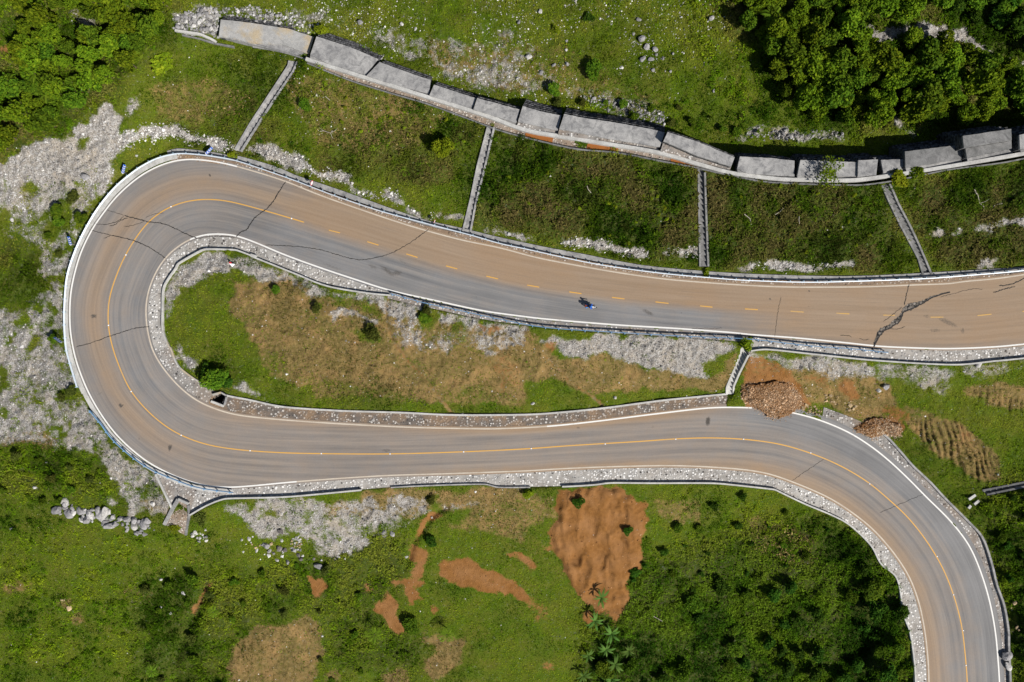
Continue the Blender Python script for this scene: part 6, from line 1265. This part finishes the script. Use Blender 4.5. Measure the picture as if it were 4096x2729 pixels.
# ------------------------------------------------------------------ motorcycle and rider
mx, my = 2362, 1228; mz = float(SURF(np.array([[mx, my]]))[0]); mloc = W(mx, my, mz+.012); mrz = math.radians(-8)
moto = root('motorcycle', mloc, 'motorcycle with a silver tank riding along the upper road', 'motorcycle', None, mrz)
def wheel(x):
    w = obj('wheel', MB().torus((x,0,.30), .245, .055, 'y', 28, 10).mesh('tyre', M['tyre'], True), moto); m = MB().torus((x,0,.30), .19, .018, 'y', 24, 6).tube([(x,-.07,.30),(x,.07,.30)], .035, 10)
    for k in range(10):
        a = k*math.pi/5; m.tube([(x,0,.30),(x+.19*math.cos(a),0,.30+.19*math.sin(a))], .006, 4)
    obj('rim', m.mesh('rim', M['metal']), w)
wheel(.64); wheel(-.62)
obj('frame', MB().tube([(-.62,.09,.30),(-.15,.09,.42),(.12,.08,.40),(.42,.03,.80)], .022, 8).tube([(-.62,-.09,.30),(-.15,-.09,.42),(.12,-.08,.40),(.42,-.03,.80)], .022, 8).tube([(.42,0,.82),(.05,0,.72),(-.75,0,.74)], .025, 8).mesh('frame', M['black']), moto)
obj('engine', MB().ball((.02,0,.42), (.20,.15,.17), 14, 10).box((.02,0,.30), (.34,.22,.14)).mesh('engine', M['metal'], True), moto)
obj('fuel_tank', MB().ball((.20,0,.82), (.27,.15,.13), 18, 12).mesh('fuel_tank', M['tank'], True), moto)
obj('seat', MB().ball((-.33,0,.80), (.42,.13,.065), 18, 10).mesh('seat', M['black'], True), moto)
obj('fork', MB().tube([(.42,.08,.86),(.64,.08,.30)], .025, 8).tube([(.42,-.08,.86),(.64,-.08,.30)], .025, 8).mesh('fork', M['metal']), moto)
for nm, x, a0, a1 in (('front_mudguard', .64, .3, 2.4), ('rear_mudguard', -.62, .9, 3.0)):
    pts = [(x+.33*math.cos(a0+(a1-a0)*i/8), .30+.33*math.sin(a0+(a1-a0)*i/8)) for i in range(9)]; m = MB()
    for i in range(8): m.prism([(pts[i][0],-.06,pts[i][1]),(pts[i][0],.06,pts[i][1]),(pts[i+1][0],.06,pts[i+1][1]),(pts[i+1][0],-.06,pts[i+1][1])], [(pts[i][0],-.06,pts[i][1]-.012),(pts[i][0],.06,pts[i][1]-.012),(pts[i+1][0],.06,pts[i+1][1]-.012),(pts[i+1][0],-.06,pts[i+1][1]-.012)])
    obj(nm, m.mesh(nm, M['black']), moto)
hb = obj('handlebar', MB().tube([(.26,.36,1.02),(.34,.22,1.03),(.42,.06,.96),(.42,-.06,.96),(.34,-.22,1.03),(.26,-.36,1.02)], .014, 8).mesh('handlebar', M['metal']), moto)
for s in (1, -1):
    obj('grip', MB().tube([(.26,.36*s,1.02),(.31,.27*s,1.025)], .02, 8).mesh('grip', M['black']), hb); obj('mirror', MB().tube([(.36,.2*s,1.03),(.38,.3*s,1.16)], .008, 6).ball((.38,.34*s,1.18), (.02,.07,.045), 10, 8).mesh('mirror', M['black']), hb)
    obj('pannier', MB().ball((-.66,.22*s,.66), (.18,.10,.15), 12, 8).mesh('pannier', M['pannier'], True), moto)
    obj('indicator', MB().ball((.5,.16*s,.84), (.03,.04,.03), 8, 6).mesh('indicator', M['yellow']), moto)
obj('headlight', MB().ball((.56,0,.88), (.09,.10,.10), 14, 10).mesh('headlight', M['lamp'], True), moto)
obj('rear_box', MB().prism([(-.98,-.14,.98),(-.66,-.14,.98),(-.66,.14,.98),(-.98,.14,.98)], [(-1.0,-.17,.78),(-.64,-.17,.78),(-.64,.17,.78),(-1.0,.17,.78)]).mesh('rear_box', M['box']), moto)
obj('exhaust', MB().tube([(.1,-.14,.32),(-.3,-.17,.28),(-.8,-.18,.36)], [.025,.04,.045], 10).mesh('exhaust', M['metal'], True), moto)
def skin(name, verts, edges, radii, mat, sub=2, rt=0):
    me = bpy.data.meshes.new(name+'_cage'); me.from_pydata(verts, edges, []); o = bpy.data.objects.new(name+'_cage', me); COL.objects.link(o)
    md = o.modifiers.new('s', 'SKIN'); md.use_smooth_shade = True; sv = me.skin_vertices[0].data
    for i, r_ in enumerate(radii): sv[i].radius = r_ if isinstance(r_, tuple) else (r_, r_); sv[i].use_root = (i == rt)
    s = o.modifiers.new('d', 'SUBSURF'); s.levels = s.render_levels = sub
    dg = bpy.context.evaluated_depsgraph_get(); res = bpy.data.meshes.new_from_object(o.evaluated_get(dg)); res.name = name; res.materials.clear(); res.materials.append(mat)
    bpy.data.objects.remove(o); bpy.data.meshes.remove(me); return res
class Sk:
    def __init__(s): s.v = []; s.e = []; s.r = []
    def n(s, p, r, par=None):
        s.v.append(tuple(p)); s.r.append(r)
        if par is not None: s.e.append((par, len(s.v)-1))
        return len(s.v)-1
    def chain(s, pts, par):
        for p, r in pts: par = s.n(p, r, par)
        return par
b = Sk(); hip = b.n((-.28,0,.90), (.16,.12)); ch = b.chain([((-.22,0,1.08), (.15,.11)), ((-.14,0,1.27), (.18,.12))], hip); nk = b.chain([((-.10,0,1.40), .06), ((-.07,0,1.46), .055)], ch)
hd = b.chain([((-.05,0,1.52), .085), ((-.04,0,1.60), .10), ((-.04,0,1.67), .08)], nk)
for s in (1, -1):
    w_ = b.chain([((-.13,.17*s,1.33), .065), ((-.02,.30*s,1.14), .05), ((.10,.34*s,1.08), .042), ((.21,.34*s,1.05), .032), ((.255,.335*s,1.045), (.02,.036))], ch)
    for f in range(4):
        yy = .365*s-.022*f*s; b.chain([((.285,yy,1.05), .010), ((.305-.003*abs(f-1),yy,1.03), .009), ((.295,yy,1.005), .008)], w_)
    b.chain([((.262,.30*s,1.03), .010), ((.285,.295*s,1.012), .009)], w_)
    ft = b.chain([((-.22,.14*s,.88), .10), ((.02,.20*s,.80), .085), ((.14,.21*s,.76), .075), ((.06,.19*s,.56), .06), ((.0,.18*s,.38), .045), ((.05,.18*s,.33), .045), ((.16,.185*s,.31), .035)], hip)
rider = root('person', mloc, 'person in a blue jacket and blue helmet riding the motorcycle', 'person', None, mrz)
obj('body', skin('body', b.v, b.e, b.r, M['skin']), rider)
j = Sk(); h0 = j.n((-.28,0,.90), (.185,.15)); c0 = j.chain([((-.22,0,1.08), (.18,.14)), ((-.14,0,1.27), (.215,.15)), ((-.11,0,1.38), .09)], h0)
for s in (1, -1): j.chain([((-.13,.18*s,1.335), .09), ((-.02,.305*s,1.14), .072), ((.10,.345*s,1.085), .06), ((.19,.345*s,1.06), .05)], 2)
obj('jacket', skin('jacket', j.v, j.e, j.r, M['jacket']), rider)
t_ = Sk(); t0 = t_.n((-.28,0,.88), (.18,.14))
for s in (1, -1): t_.chain([((-.20,.14*s,.87), .12), ((.02,.205*s,.80), .10), ((.14,.215*s,.76), .09), ((.06,.195*s,.56), .075), ((.0,.185*s,.40), .06)], t0)
obj('trousers', skin('trousers', t_.v, t_.e, t_.r, M['trousers']), rider)
hm = obj('helmet', MB().ball((-.045,0,1.62), (.155,.135,.145), 20, 14).mesh('helmet', M['helmet'], True), rider); obj('visor', MB().ball((.055,0,1.60), (.065,.105,.06), 14, 10).mesh('visor', M['visor'], True), hm)
for s in (1, -1): obj('shoe', MB().ball((.09,.185*s,.30), (.14,.055,.05), 12, 8).mesh('shoe', M['black'], True), rider)
# ------------------------------------------------------------------ light, sky, camera
el = math.radians(41); sd = Vector((.72*math.cos(el), -.694*math.cos(el), math.sin(el)))
sun = bpy.data.lights.new('sun', 'SUN'); sun.energy = 4.6; sun.angle = math.radians(.5); sun.color = (1, .96, .90)
so = bpy.data.objects.new('sun', sun); COL.objects.link(so); so.rotation_euler = sd.to_track_quat('Z', 'Y').to_euler(); so.location = (60, -60, 80)
w = bpy.data.worlds.new('World'); SC.world = w; w.use_nodes = True
sky = w.node_tree.nodes.new('ShaderNodeTexSky'); sky.sky_type = 'NISHITA'; sky.sun_disc = False; sky.sun_elevation = el; sky.sun_rotation = math.atan2(sd.x, sd.y)
bg = w.node_tree.nodes['Background']; bg.inputs['Strength'].default_value = .05; w.node_tree.links.new(sky.outputs[0], bg.inputs[0])
cam = bpy.data.cameras.new('camera'); co = bpy.data.objects.new('camera', cam); COL.objects.link(co); SC.camera = co
co.location = (0, 0, D); co.rotation_euler = (0, 0, 0); cam.sensor_width = 36; cam.lens = 36*F/4096; cam.clip_end = 5000; cam.clip_start = .5
SC.view_settings.view_transform = 'Standard'; SC.view_settings.look = 'None'; SC.view_settings.exposure = .36; SC.view_settings.gamma = 1
SC.cycles.max_bounces = 5; SC.cycles.diffuse_bounces = 2; SC.cycles.transparent_max_bounces = 4
